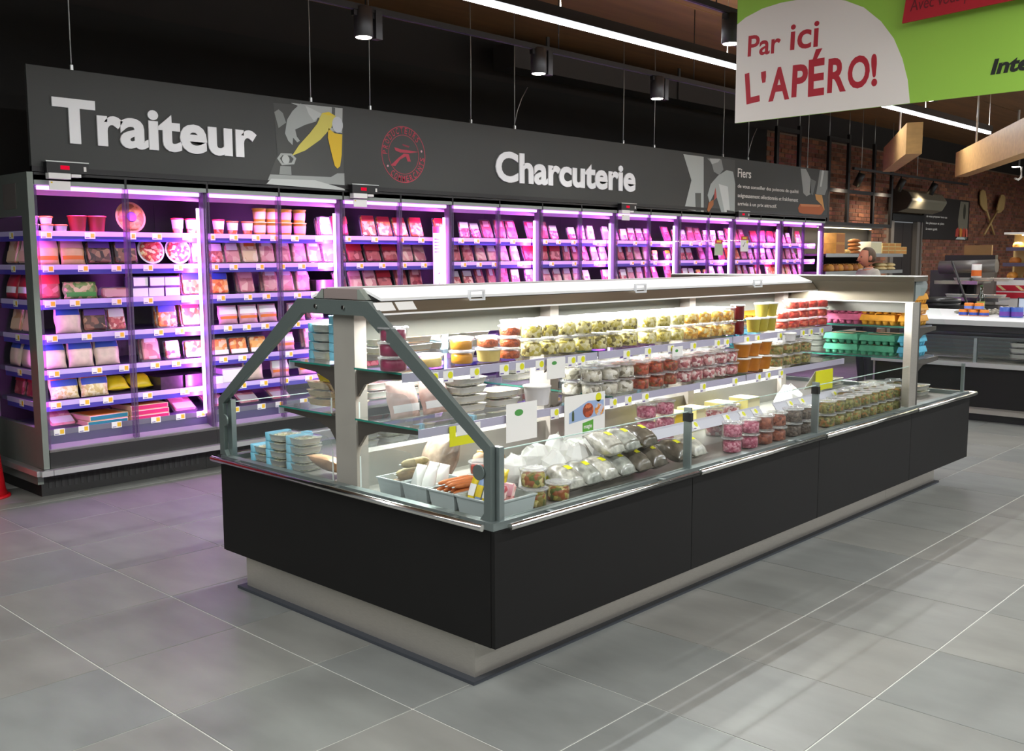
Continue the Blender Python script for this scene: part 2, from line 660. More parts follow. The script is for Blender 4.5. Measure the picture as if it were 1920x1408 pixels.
def track(name, label, xa, y0, y1):
    t = thing(name, label, 'light track', (xa, y0, TRZ))
    bx('rail', BLACK2, t, -0.02, 0.02, 0, y1 - y0, 0, 0.04)
    bx('conductor', mat('track_conductor', '#5a4a66', 0.3, 0.6), t, -0.006, 0.006, 0, y1 - y0, -0.003, 0.0)
    yy = y0 + 0.6
    while yy < y1:
        MB().tube([(0, yy - y0, .04), (0, yy - y0, CEIL - .002 - TRZ)], .005, 5).obj('suspension_rod', BLACK2, t)
        yy += 2.0
    return t


def spot(px, py, xa, label, aim=(0.0, 0.0, -1.0), energy=12):
    p = on(px, py, 0, xa)
    t = thing('track_spotlight', label, 'spotlight', (xa, p.y, TRZ - 0.004))
    H = TRZ - 0.004 - p.z
    bx('adapter', BLACK2, t, -.017, .017, -.09, .09, -.035, 0)
    MB().tube([(0, .07, -.035), (0, .07, -H + .04)], .008, 6).obj('stem', BLACK2, t)
    hd = MB().lathe([(.06, -H), (.064, -H + .005), (.064, -H + .19), (.05, -H + .2)], 20).obj('head', mat('spot_head', '#2c2a2b', .45), t)
    MB().lathe([(.052, -H - .0035), (.055, -H - .0005)], 20).obj('lens', glow('spot_lens', '#fff6e8', 14), hd)
    bx('driver_box', mat('spot_box', '#262425', .5), t, -.03, .03, .085, .14, -H + .0, -H + .19)
    l = bpy.data.lights.new('spotlight', 'SPOT')
    l.energy = energy
    l.spot_size = math.radians(70)
    l.spot_blend = 0.6
    l.shadow_soft_size = 0.05
    l.color = (1.0, 0.97, 0.93)
    o = bpy.data.objects.new('spotlight', l)
    COL.objects.link(o)
    o.location = (xa, p.y, p.z - 0.02)
    o.rotation_euler = Vector(aim).to_track_quat('-Z', 'Y').to_euler()
    return t


TA = on(1000, 92, 2, TRZ).x
track('light_track', 'black light track carrying three spotlights over the cooler', TA, on(560, -14, 2, TRZ).y, on(1378, 180, 2, TRZ).y)
spot(682, 70, TA, 'black track spotlight above the red round emblem', (-.75, .1, -1), 25)
spot(1010, 138, TA, 'black track spotlight above the large letter C', (-.75, .1, -1), 25)
spot(1232, 185, TA, 'black track spotlight above the white sleeved fish seller picture', (-.75, .1, -1), 25)
TB = on(1330, 14, 2, TRZ).x
track('light_track', 'black light track running behind the green banner', TB, on(1240, -12, 2, TRZ).y, on(1378, 30, 2, TRZ).y + 4.0)
spot(1370, 82, TB, 'black track spotlight half hidden behind the banner edge', (0, 0, -1), 50)
spot(1742, 188, TB, 'black track spotlight just below the green banner edge', (0, 0, -1), 50)
# low track on the brick wall
lt = on(1600, 318, 0, -0.9)
lt2 = on(1800, 342, 0, -0.9)
t = thing('light_track', 'low black light track in front of the brick wall', 'light track', (-0.9, lt.y, lt.z))
bx('rail', BLACK2, t, -.02, .02, 0, lt2.y - lt.y + .4, 0, .04)
for px, py, lab in ((1612, 328, 'left of the air curtain'), (1690, 336, 'above the air curtain'), (1750, 343, 'right above the black poster')):
    p = on(px, py, 0, -0.9)
    s_ = thing('track_spotlight', 'small dark spotlight on the low track, ' + lab, 'spotlight', (-0.9, p.y, lt.z))
    MB().tube([(0, 0, 0), (0, 0, -.06)], .012, 6).obj('stem', BLACK2, s_)
    MB().tube([(0.04, 0, -.05), (-.06, 0, -.24)], .06, 10).obj('head', BLACK2, s_)
    l = bpy.data.lights.new('brick_spotlight', 'SPOT')
    l.energy, l.spot_size, l.spot_blend, l.shadow_soft_size, l.color = 45, math.radians(140), 1.0, .08, (1.0, .82, .62)
    o = bpy.data.objects.new('brick_spotlight', l)
    COL.objects.link(o)
    o.location = (-0.97, p.y, lt.z - .27)
    o.rotation_euler = Vector((-.75, 0, -.8)).to_track_quat('-Z', 'Y').to_euler()
for yy in (0.3, 2.6):
    MB().tube([(0, yy, .04), (0, yy, CEIL - .002 - lt.z)], .006, 5).obj('suspension_rod', ALU, t)

# white lamp arm at the right edge
p = on(1905, 312, 0, 0.9)
t = thing('track_spotlight', 'dark spotlight with white lower arm beside the long timber beam', 'spotlight', tuple(p))
bx('head', BLACK2, t, -.05, .05, -.05, .05, 0, .26)
bx('lens', glow('spot_lens', '#fff6e8', 14), t, -.05, .05, -.05, .05, -.012, -.002)
MB().tube([(0, 0, .26), (0, 0, CEIL - .002 - p.z)], .02, 8).obj('hanger_rod', WHITEP, t)
MB().tube([(0.08, .02, -.01), (0.08, .02, -.18), (0.06, -.05, -.22), (0.03, -.12, -.2)], .018, 8).obj('white_arm', WHITEP, t)
bx('driver_bar', BLACK2, t, -.02, .02, -.62, -.05, .16, .22)

# black steel frames hung in front of the bricks
FR = mat('black_square_tube', '#0d0c0b', .5)
t = thing('steel_grid', 'black steel grid hung in front of the bricks', 'frame', tuple(on(1560, 420, 0, -1.2)))
org = t.location.copy()
fz0 = on(1660, 424, 0, -1.2).z
ys = [on(x, 330, 0, -1.2).y for x in (1455, 1497, 1553, 1590, 1638, 1672)]
zt = [on(x, y, 0, -1.2).z for x, y in ((1455, 240), (1497, 236), (1553, 258), (1590, 252), (1638, 270), (1672, 300))]
for y, z in zip(ys, zt):
    bx('upright', FR, t, -.022, .022, y - org.y - .035, y - org.y + .035, fz0 - org.z, z - org.z)
for a, b, z in ((0, 5, fz0), (0, 5, on(1600, 360, 0, -1.2).z)):
    bx('crossbar', FR, t, -.02, .02, ys[a] - org.y - .035, ys[b] - org.y + .035, z - org.z - .03, z - org.z + .03)
for a, b, z in ((0, 1, zt[0]), (2, 3, zt[2])):
    bx('crossbar', FR, t, -.02, .02, ys[a] - org.y - .035, ys[b] - org.y + .035, z - org.z - .03, z - org.z + .03)
for y, z in zip(ys, zt):
    MB().tube([(0, y - org.y, z - org.z), (0, y - org.y, CEIL - .002 - org.z)], .006, 5).obj('suspension_wire', ALU, t)

# ================================================================ GOODS: one prototype of each kind, copied with its parts
PROTO = {}


def hsh(s):
    return sum(ord(c) * (i + 3) for i, c in enumerate(s)) % 997


def proto(key, name, cat, parts):
    """parts: [(part name, MB, material)], the first is the body that carries the others."""
    if key not in PROTO:
        PROTO[key] = (name, cat, [(n, b.mesh(n if i else name, m)) for i, (n, b, m) in enumerate(parts())])
    return PROTO[key]


PLACED = []


def place(P, loc, desc, where, rz=0.0, lean=0.0, sc=1.0, roll=0.0, ref='', axis='y'):
    name, cat, parts = P
    o = bpy.data.objects.new(name, parts[0][1])
    COL.objects.link(o)
    o.location = loc
    o.rotation_euler = (roll, lean, rz)
    if sc != 1.0:
        o.scale = (sc, sc, sc)
    o['category'] = cat
    PLACED.append((o, desc, where, ref, axis))
    for n, me in parts[1:]:
        c = bpy.data.objects.new(n, me)
        COL.objects.link(c)
        c.parent = o
    return o


def bumpy_disc(r, z0, z1, n=18, amp=.004, sx=1, sy=1, seed=0, sup=None):
    g = random.Random(seed)
    mb = MB()
    rings = []
    for q, rr in enumerate((r * .9, r, r, r * .93, r * .6, r * .25)):
        zz = [z0, z0 + .004, z1 - .006, z1, z1 + .003, z1 + .004][q]
        ring = []
        for k in range(n):
            t = 2 * PI * k / n
            c, s = math.cos(t), math.sin(t)
            if sup:
                c = math.copysign(abs(c) ** (2 / sup), c)
                s = math.copysign(abs(s) ** (2 / sup), s)
            j = g.uniform(-amp, amp) if q > 2 else 0
            ring.append((c * rr * sx, s * rr * sy, zz + j))
        rings.append(ring)
    mb.rings(rings, True, True, True)
    return mb


def tub(fm, r=.055, h=.058, fill=.72, key=''):
    """Low round deli tub: clear cup, food, clear lid with rim."""
    def parts():
        return [('tub', MB().lathe([(r * .82, 0), (r * .86, .002), (r, h - .006), (r * 1.03, h - .006), (r * 1.03, h - .003)], 18, cap1=False), TUBCLEAR),
                ('contents', bumpy_disc(r * .87, .003, h * fill, seed=hsh(key + fm.name)), fm),
                ('lid', MB().lathe([(r * 1.05, h - .007), (r * 1.06, h - .001), (r * .95, h + .001), (r * .9, h - .002), (r * .3, h - .002)], 18), LIDCLEAR)]
    return proto(('tub', fm.name, r, h, fill), 'deli_tub', 'deli tub', parts)


def cup(body, lid=None, r0=.034, r1=.044, h=.085, band=None, bandz=(.25, .8)):
    lid = lid or WHITEP

    def parts():
        ps = [('cup', MB().lathe([(r0 * .95, 0), (r0, .003), (r1, h - .008), (r1 * 1.06, h - .006)], 16, cap1=True), body),
              ('lid', MB().lathe([(r1 * 1.09, h - .007), (r1 * 1.09, h), (r1 * .9, h + .003), (r1 * .85, h + .001)], 16), lid)]
        if band:
            def R(z):
                return r0 + (r1 - r0) * z / h + .0012
            za, zb = bandz[0] * h, bandz[1] * h
            ps.append(('label', MB().lathe([(R(za), za), (R(zb), zb)], 16, cap0=False, cap1=False), band))
        return ps
    return proto(('cup', body.name, lid.name, r0, r1, h, band.name if band else 0), 'food_cup', 'food cup', parts)


def tray(fm, base=None, w=.17, d=.12, h=.036, sleeve=None, name='food_tray'):
    """Shallow rounded tray: dish, food, film, sometimes a printed sleeve."""
    base = base or WHITEP

    def parts():
        a, b = d / 2, w / 2
        ps = [('tray', MB().lathe([(.84, 0), (.88, .003), (1, h - .004), (1.04, h - .003), (1.04, h - .0015)], 24, sx=a, sy=b, sup=5, cap1=False), base),
              ('contents', bumpy_disc(.90, .002, h - .009, 24, .003, a, b, hsh(fm.name), 5), fm),
              ('film', MB().lathe([(1.03, h - .001), (1.0, h + .0012), (.4, h + .002)], 24, sx=a, sy=b, sup=5), FILM)]
        if sleeve:
            ps.append(('sleeve', MB().lathe([(1, -.0002), (1.02, h + .003)], 24, sx=a * 1.035, sy=b * .26, cy=-b * .55, sup=8, cap0=False), sleeve))
        return ps
    return proto(('tray', fm.name, base.name, w, d, h, sleeve.name if sleeve else 0), name, 'food tray', parts)


def pack(fm, w=.15, h=.20, t=.018, lab=None, area_=(.2, .8, .62, .9), film=None, round_top=False, name='meat_pack', cat='food pack'):
    """Flat sealed packet standing on its lower edge: backing, raised slices, printed label."""
    film = film or FILM

    def parts():
        b = MB()
        if round_top:
            out = [(-w / 2, 0), (w / 2, 0), (w / 2, h * .72)] + [(w / 2 * math.cos(k * PI / 8), h * .72 + h * .28 * math.sin(k * PI / 8)) for k in range(1, 8)] + [(-w / 2, h * .72)]
        else:
            c = .012
            out = [(-w / 2 + c, 0), (w / 2 - c, 0), (w / 2, c), (w / 2, h - c), (w / 2 - c, h), (-w / 2 + c, h), (-w / 2, h - c), (-w / 2, c)]
        b.prism(out, 'yz', 0, t * .3)
        m = MB()
        k = [(.88, t * .3), (.86, t * .8), (.74, t)]
        m.rings([[(x, p[0] * q, h * .5 + (p[1] - h * .5) * q) for p in out] for q, x in k])
        ps = [('backing', b, film), ('slices', m, fm)]
        if lab:
            y0, y1, z0, z1 = area_
            ps.append(('label', MB().bbox(t, t + .0015, -w / 2 + w * y0, -w / 2 + w * y1, h * z0, h * z1, .0006), lab))
        return ps
    return proto(('pack', fm.name, w, h, t, lab.name if lab else 0, area_, film.name, round_top), name, cat, parts)


def bag(fm, w=.16, h=.21, t=.05, lab=None, band=(.55, .85), wide=.9, lab2=None, band2=(.2, .4), name='food_bag'):
    """Pillow bag with crimped ends, lying back on its lower edge."""
    nz, ny = 9, 8

    def pt(yf, zf, side, off=0):
        prof = (math.sin(PI * min(max(zf, 0), 1)) ** .45) if 0 < zf < 1 else 0.0
        cy = (1 - abs(yf) ** 3) ** .5 if abs(yf) < 1 else 0.0
        x = t / 2 + side * (t / 2 * prof * cy * (1 + .18 * (1 - zf)) + .0008 + off)
        return (x, yf * w / 2 * (1 - .04 * math.sin(9 * zf)), zf * h)

    def parts():
        b = MB()
        rings = []
        for k in range(nz + 1):
            zf = k / nz
            ring = [pt(-1 + 2 * i / ny, zf, 1) for i in range(ny + 1)] + [pt(1 - 2 * i / ny, zf, -1) for i in range(ny + 1)]
            rings.append(ring)
        b.rings(rings, True, True, True)
        ps = [('bag', b, fm)]
        for nm, lm, bd in (('label', lab, band), ('lower_label', lab2, band2)):
            if lm:
                vs, fs = [], []
                for k in range(4):
                    for i in range(ny + 1):
                        vs.append(pt((-1 + 2 * i / ny) * wide, bd[0] + (bd[1] - bd[0]) * k / 3, 1, .0015))
                for k in range(3):
                    for i in range(ny):
                        a = k * (ny + 1) + i
                        fs.append((a, a + 1, a + ny + 2, a + ny + 1))
                ps.append((nm, MB().add(vs, fs, True), lm))
        return ps
    return proto(('bag', fm.name, w, h, t, lab.name if lab else 0, band, lab2.name if lab2 else 0, wide), name, 'food bag', parts)


def round_pack(fm, r=.11, rim=None, lab=None, name='round_pack'):
    """Round dish standing on edge, face to the front."""
    rim = rim or WHITEP

    def up(mb):
        mb.v = [(z, x, y + r * 1.04) for x, y, z in mb.v]
        return mb

    def parts():
        ps = [('dish', up(MB().lathe([(r * .8, 0), (r, .02), (r * 1.04, .022), (r * 1.04, .025)], 28)), rim),
              ('topping', up(bumpy_disc(r * .9, .0255, .034, 24, .003)), fm)]
        if lab:
            ps.append(('label', up(MB().lathe([(r * .34, .04), (r * .3, .042)], 20)), lab))
        return ps
    return proto(('round', fm.name, r, rim.name, lab.name if lab else 0), name, 'round pack', parts)


def carton(body, w=.26, d=.26, h=.035, side=None, top=None, name='flat_box'):
    def parts():
        ps = [('box', MB().bbox(-d / 2, d / 2, -w / 2, w / 2, 0, h, .002), body)]
        if side:
            ps.append(('side_print', MB().box(d / 2, d / 2 + .0008, -w * .48, w * .48, h * .1, h * .9), side))
        if top:
            ps.append(('top_print', MB().box(-d * .4, d * .4, -w * .4, w * .4, h, h + .0008), top))
        return ps
    return proto(('carton', body.name, w, d, h, side.name if side else 0, top.name if top else 0), name, 'box', parts)


def egg_box(body, lidm=None, w=.25, d=.11, label=None):
    """Pulp egg carton: tapering base with cells and a domed lid."""
    def parts():
        a = MB()
        for i in range(5):
            for j in range(2):
                a.lathe([(.016, 0), (.024, .03)], 8, cx=-d / 4 + j * d / 2, cy=-w / 2 + w / 10 + i * w / 5)
        a.box(-d / 2, d / 2, -w / 2, w / 2, .028, .034)
        l = MB()
        l.rings([[(-d / 2, -w / 2, .0345), (d / 2, -w / 2, .0345), (d / 2, w / 2, .0345), (-d / 2, w / 2, .0345)],
                 [(-d * .42, -w * .47, .068), (d * .42, -w * .47, .068), (d * .42, w * .47, .068), (-d * .42, w * .47, .068)]])
        for i in range(4):
            l.lathe([(.018, .068), (.012, .071)], 8, cx=0, cy=-w * .36 + i * w * .24)
        ps = [('base', a, body), ('lid', l, lidm or body)]
        if label:
            ps.append(('label', MB().box(-d * .3, d * .3, -w * .3, w * .3, .0712, .072), label))
        return ps
    return proto(('egg', body.name, w, d, label.name if label else 0), 'egg_carton', 'egg carton', parts)


def can(body, r=.035, h=.06, top=None, band=None):
    def parts():
        ps = [('can', MB().lathe([(r * .95, 0), (r, .003), (r, h - .003), (r * .95, h)], 18), body),
              ('lid', MB().lathe([(r * .93, h), (r * .9, h + .002), (r * .8, h + .001)], 18), top or CHROME)]
        if band:
            ps.append(('label', MB().lathe([(r + .0008, h * .12), (r + .0008, h * .55)], 18, cap0=False, cap1=False), band))
        return ps
    return proto(('can', body.name, r, h, band.name if band else 0), 'tin_can', 'tin can', parts)


def sausage(fm, L=.15, r=.014, bend=.03):
    def parts():
        pts = [(bend * (1 - (2 * k / 8 - 1) ** 2), -L / 2 + L * k / 8, r) for k in range(9)]
        rad = [r * .35, r * .85, r, r, r, r, r, r * .85, r * .35]
        return [('sausage', MB().tube(pts, r, 8, radii=rad), fm), ('tied_end', MB().tube([pts[0], (pts[0][0], pts[0][1] - .012, r)], .003, 5), WHITEP)]
    return proto(('sausage', fm.name, L, r), 'sausage', 'sausage', parts)


def loaf(fm, a=.14, b=.07, h=.08, name='bread_loaf'):
    def parts():
        m = MB().lathe([(.7, 0), (.95, .012), (1, h * .4), (.86, h * .75), (.5, h * .95), (.12, h)], 14, sx=b, sy=a)
        s = MB()
        for k in (-.5, 0, .5):
            s.box(-b * .4, b * .4, k * a - .006, k * a + .006, h * .78, h * .96)
        return [('loaf', m, fm), ('score_marks', s, mat('crust_cut', '#e2b878', .8))]
    return proto(('loaf', fm.name, a, b, h), name, 'bread', parts)


# food colours
F_CHEESE = food('cheese_cubes', ('#efe6a0', '#f2e9b8', '#d9c860', '#e6d98a', '#b0a03c'), 70)
F_CHEESE2 = food('cheese_and_olive', ('#e9dfa0', '#c8b848', '#f0e6b0', '#7a6d3a', '#dccf7a'), 65)
F_ORCHEESE = food('orange_cheese', ('#e8b23a', '#f0d078', '#d8962a', '#efe0a0', '#b8862c'), 65)
F_OLIVE = food('green_olives', ('#7c7a34', '#8f8a44', '#5e5c2c', '#a39a58', '#b07a40'), 75)
F_OLIVE2 = food('mixed_olives', ('#6a5a32', '#8c7a40', '#4e4426', '#9a6a3a', '#7a7238'), 75)
F_ANCHO = food('white_anchovies', ('#e6e2d2', '#cfc9b4', '#f0ece0', '#8d8570', '#d9d3bf'), 50)
F_TOMATO = food('dried_tomatoes', ('#a8442a', '#c25a36', '#7c3220', '#b8502e', '#8a5a30'), 65)
F_PEPPER = food('red_peppers', ('#c22f22', '#d64a34', '#9c2018', '#b83a2a', '#e06a4a'), 60)
F_HAMROLL = food('ham_and_cheese_rolls', ('#d99a98', '#efe2da', '#b86a6a', '#e8c6c0', '#a05058'), 65)
F_PINKCUBE = food('pink_cubes', ('#c46a80', '#a84a62', '#d88a9c', '#b25870', '#e0a0ac'), 80)
F_MEATBALL = food('braised_meat', ('#8a4a36', '#a05a40', '#6e3a2c', '#b06a50', '#93503c'), 60)
F_DARKSALAD = food('dark_tapenade', ('#6a5a50', '#7c6c60', '#54483f', '#8a7a6c', '#5e5248'), 90)
F_RUST = food('red_lentil_spread', ('#a84a1c', '#c05a24', '#8e3c14', '#b5521e'), 110)
F_SALAD = food('mixed_salad', ('#8a7a3a', '#b8a850', '#a05a30', '#d8c888', '#5f6a2c'), 55)
F_TABOULE = food('semolina_salad', ('#e2d9b0', '#efe8cc', '#cbbf8a', '#b9a878', '#8a9a58'), 90)
F_GREYFISH = food('pale_fish_fillets', ('#cdd0c4', '#e4e4dc', '#aab0a6', '#d6d2c0'), 40)
BEET = mat('beetroot_puree', '#8c1f4a', .35, 0, .08, 30)
GOLD = mat('golden_puree', '#c98a16', .35, 0, .08, 30)
PALEY = mat('pale_cream_puree', '#e8cf80', .4, 0, .06, 30)
OLIVEP = mat('olive_cream', '#bfae45', .4, 0, .06, 30)
ORANGEC = mat('orange_soup', '#c47a24', .35, 0, .1, 25)
DARKRED = mat('dark_red_jam', '#6a1418', .3)
SKYBLUE = mat('sky_blue_sleeve', '#7fc4dc', .5)
HAM = food('sliced_ham', ('#e0a4a4', '#d98e94', '#eab8b4', '#c97a84'), 18, .4, .2)
HAMR = food('red_cured_meat', ('#a8404a', '#8e3040', '#b85058', '#c87078'), 22, .4, .2)
SALAMI = food('salami_slices', ('#b84a50', '#e0b0a8', '#9c3a44', '#c86a68'), 45, .4, .2)
BACON = food('bacon_strips', ('#c85a60', '#f0d0c8', '#b04850', '#e8a8a0'), 28, .4, .2)
CHICK = food('pale_poultry', ('#e8c8a0', '#f0d8b8', '#d8a878', '#eccfa8'), 20, .45, .2)
ORFOOD = food('orange_cooked_dish', ('#e08a3a', '#f0b060', '#c8602a', '#e8c890'), 30, .4, .2)
DARKFOOD = food('dark_sandwich', ('#5a3a30', '#8a5a48', '#3c2a28', '#a87860'), 30, .4, .2)
PIZZA = food('pizza_topping', ('#c8402e', '#e8b070', '#a83024', '#f0d8a0', '#d8664a'), 45, .5, .3)
CAKE = food('ring_cake', ('#a8702e', '#c89048', '#8a5a24'), 30, .5, .3)
PASTA = food('grated_pasta', ('#e8d8a0', '#f2e6c0', '#d8c080'), 60, .5, .3)
VEG = food('bean_salad_mix', ('#6a8a4a', '#d0a888', '#8aa060', '#e0c0a0'), 40, .4, .2)
L_WHITE = mat('label_white', '#f0ecec', .5)
L_PINK = mat('label_pink', '#e8a8b4', .5)
L_RED = mat('label_red', '#c8283a', .5)
L_BLUE = mat('label_blue', '#2f4fb0', .5)
L_TEAL = mat('label_teal', '#1f7f98', .5)
L_ORANGE = mat('label_orange', '#e8762a', .5)
L_PURPLE = mat('label_purple', '#6a3fa0', .5)
L_GREEN = mat('label_green', '#4f9a4a', .5)
L_MAGENTA = mat('label_magenta', '#d0206a', .5)
L_BEIGE = mat('label_beige', '#e8c8a0', .5)
L_YEL = mat('label_yellow', '#e8c82a', .5)
YCUP = mat('yellow_cup', '#e8b63a', .45)
REDPOT = mat('red_translucent_pot', '#b8453a', .4)
BAGYEL = mat('yellow_bag', '#e6c81c', .4, 0, .1, 20, .4)
BAGPALE = mat('pale_bag', '#dcc4b4', .35, 0, .12, 20, .5)
BAGPEACH = mat('peach_bag', '#e6b088', .35, 0, .1, 16, .4)
BAGRED = mat('red_bag', '#b82838', .35, 0, .15, 20, .4)
BAGPINK = mat('pink_bag', '#e0a8b8', .3, 0, .12, 18, .5)
BAGDARK = mat('dark_pack_film', '#3a3038', .25, 0, .2, 20, .4)

ORD = ['first', 'second', 'third', 'fourth', 'fifth', 'sixth', 'seventh', 'eighth', 'ninth', 'tenth', 'eleventh', 'twelfth', 'thirteenth', 'fourteenth', 'fifteenth', 'sixteenth', 'seventeenth', 'eighteenth']


def price_tag_proto(key, w, h, spotm, round_=False):
    def parts():
        b = MB().bbox(0, .0015, -w / 2, w / 2, 0, h, .0006)
        if round_:
            y = MB()
            y.rings([[(.0015, a, c) for a, c in oval(w * .2, h * .62, h * .3, h * .3, 14)], [(.002, a, c) for a, c in oval(w * .2, h * .62, h * .3, h * .3, 14)]])
        else:
            y = MB().box(.0015, .002, w * .05, w * .42, h * .18, h * .85)
        pr = MB().box(.0015, .002, -w * .42, -w * .05, h * .12, h * .24)
        return [('card', b, WHITE), ('yellow_patch', y, spotm), ('printed_line', pr, mat('print_violet', '#6a5a9a', .6))]
    return proto(key, 'price_tag', 'price tag', parts)


TAG_COOLER = price_tag_proto('tagc', .075, .045, TAGOR)
TAG_ISLE = price_tag_proto('tagi', .06, .05, YELLOW, True)

# ================================================================ WALL COOLER
CX = -0.62                 # plane of the glass doors
CY0, CP, CN = 0.40, 1.263, 9
SHELF_Z = [1.83, 1.60, 1.36, 1.12, 0.875, 0.655]
BASE_Z = 0.455
SHELF_NAME = ['top', 'second', 'third', 'fourth', 'fifth', 'sixth', 'bottom']
INNER = mat('cooler_back_wall', '#0f0d16', .5, 0, .1, 4)
SHELFM = mat('cooler_shelf', '#6a6088', .4, .3)
GRILLE = mat('honeycomb_grille', '#4a4468', .5)
KICK = mat('kick_panel', '#131312', .5)
TOPIN = mat('light_deflector', '#c8b8d8', .35, .2)
PURPLE_LED = glow('purple_led_strip', '#e6a0ff', 3.2)
TUBE_LED = glow('purple_led_tube', '#ecc2ff', 5.5)
STILE = clear('door_stile', '#d8c8e0', 1.4, .1, .25, '#9a8aa8')

for k in range(CN):
    y0 = CY0 + k * CP
    lab = 'black wall cooler section with violet light, %s from the Traiteur end' % ORD[k]
    t = thing('wall_cooler', lab, 'wall cooler', (-1.1, y0, 0))
    t['group'] = 'wall cooler sections under the long sign'

    def b(name, m, x0, x1, a, c, z0, z1, par=t):
        return bx(name, m, par, x0 + 1.1, x1 + 1.1, a, c, z0, z1)
    P_ = CP - .002
    b('kick_panel', KICK, -1.5, -.78, 0, P_, 0.0, .165)
    sl = MB()
    for q in range(26):
        sl.box(-.78 + 1.1, -.777 + 1.1, .05 + q * .045, .07 + q * .045, .05, .12)
    tag(sl.obj('vent_slots', mat('vent_slot', '#2b2b2b', .6), t), kind='stuff')
    b('bumper_rail', ALU, -.60, -.545, 0, P_, .185, .222)
    b('lower_panel', BLACK2, -.80, -.60, 0, P_, .165, .335)
    b('chrome_rail', CHROME, -.622, -.598, 0, P_, .335, .35)
    MB().prism([(-.70 + 1.1, .335), (-.625 + 1.1, .335), (-.625 + 1.1, .352), (-.69 + 1.1, .375)], 'xz', 0, P_).obj('sill', FRAME, t)
    MB().prism([(-.74 + 1.1, .335), (-.715 + 1.1, .335), (-.725 + 1.1, .432), (-.74 + 1.1, .432)], 'xz', 0, P_).obj('air_grille', GRILLE, t)
    b('deck', SHELFM, -1.45, -.735, 0, P_, .335, BASE_Z - .002)
    b('deck_rail', mat('deck_rail', '#7a7888', .4, .3), -.735, -.722, 0, P_, .43, .468)
    b('back_wall', INNER, -1.5, -1.45, 0, P_, .165, 2.14)
    b('roof', BLACK2, -1.5, -.60, 0, P_, 2.165, 2.215)
    b('head_frame', FRAME, -.655, -.60, 0, P_, 2.135, 2.198)
    MB().prism([(-.80 + 1.1, 2.165), (-.66 + 1.1, 2.165), (-.66 + 1.1, 2.12), (-.74 + 1.1, 2.075), (-.75 + 1.1, 2.075), (-.78 + 1.1, 2.12)], 'xz', 0, P_).obj('light_deflector', TOPIN, t)
    b('led_strip', PURPLE_LED, -.655, -.64, .03, P_ - .05, 2.105, 2.131)
    for n, z in enumerate(SHELF_Z):
        if k >= 5 and n > 3:
            continue
        depth = -.765
        s_ = b('shelf', SHELFM, -1.45, depth, .012, P_ - .012, z - .028, z)
        bx('price_rail', RAILC, s_, depth + 1.1, depth + .012 + 1.1, .012, P_ - .012, z - .028, z + .006)
        bx('rail_shadow_strip', RAILB, s_, depth + 1.1, depth + .008 + 1.1, .012, P_ - .012, z - .062, z - .028)  # blue lower part of the price rail
    for dnum in range(2):
        a = dnum * CP / 2 + .004
        c = a + CP / 2 - .008
        d_ = b('door', DOORGLASS, CX - .006, CX, a, c, .355, 2.13)
        bx('door_stile', STILE, d_, CX - .03 + 1.1, CX + 1.1 + .004, a, a + .014, .355, 2.13)
        bx('door_stile', STILE, d_, CX - .03 + 1.1, CX + 1.1 + .004, c - .014, c, .355, 2.13)
        bx('hinge_block', BLACK2, d_, CX - .02 + 1.1, CX + .022 + 1.1, (c - .012) if dnum == 0 else (c - .012), c + .004, 2.132, 2.2)
    # mullion with its light tube
    m_ = b('mullion', mat('mullion_profile', '#6d5f78', .4, .4), -.70, -.632, P_ - .022, P_, .36, 2.135)
    tb = MB().tube([(-.68 + 1.1, P_ - .045, .46), (-.68 + 1.1, P_ - .045, 2.02)], .0125, 8).obj('light_tube', TUBE_LED, t)
    area('cooler_tube_light', (-.70, y0 + P_ - .045, 1.25), (1.55, .03), 30, PINK, (-1, -.2, 0), (0, 0, 1))
    area('cooler_strip_light', (-.70, y0 + CP / 2, 2.07), (1.15, .03), 14.0, PINK, (-.12, 0, -1), (0, 1, 0), 2.0)

area('cooler_end_tube_light', (-.74, CY0 + .03, 1.25), (1.55, .03), 10, PINK, (-1, .25, 0), (0, 0, 1))
# glazed end panel at the Traiteur end
t = thing('cooler_end_panel', 'glazed steel end panel closing the cooler below the letter T', 'end panel', (-1.05, .375, 0))
EP = mat('end_panel_steel', '#7d857d', .42, .5, .04, 6)


def b(name, m, x0, x1, y0_, y1_, z0, z1):
    return bx(name, m, t, x0 + 1.05, x1 + 1.05, y0_, y1_, z0, z1)


b('front_post', EP, -.72, -.60, -.02, .02, .225, 2.215)
b('lower_panel', EP, -1.52, -.72, -.02, .02, .10, .50)
b('upper_panel', EP, -1.52, -.72, -.02, .02, 1.93, 2.215)
b('rear_post', EP, -1.52, -1.44, -.02, .02, .50, 1.93)
b('glass', GLASS, -1.44, -.72, -.006, .006, .50, 1.93)
b('bumper', ALU, -1.52, -.58, -.075, -.02, .185, .222)
b('bumper_corner', ALU, -.60, -.545, -.055, .022, .185, .222)
b('warning_plate', mat('end_plate', '#615c58', .5), -1.02, -.80, -.0225, -.02, 1.98, 2.15)

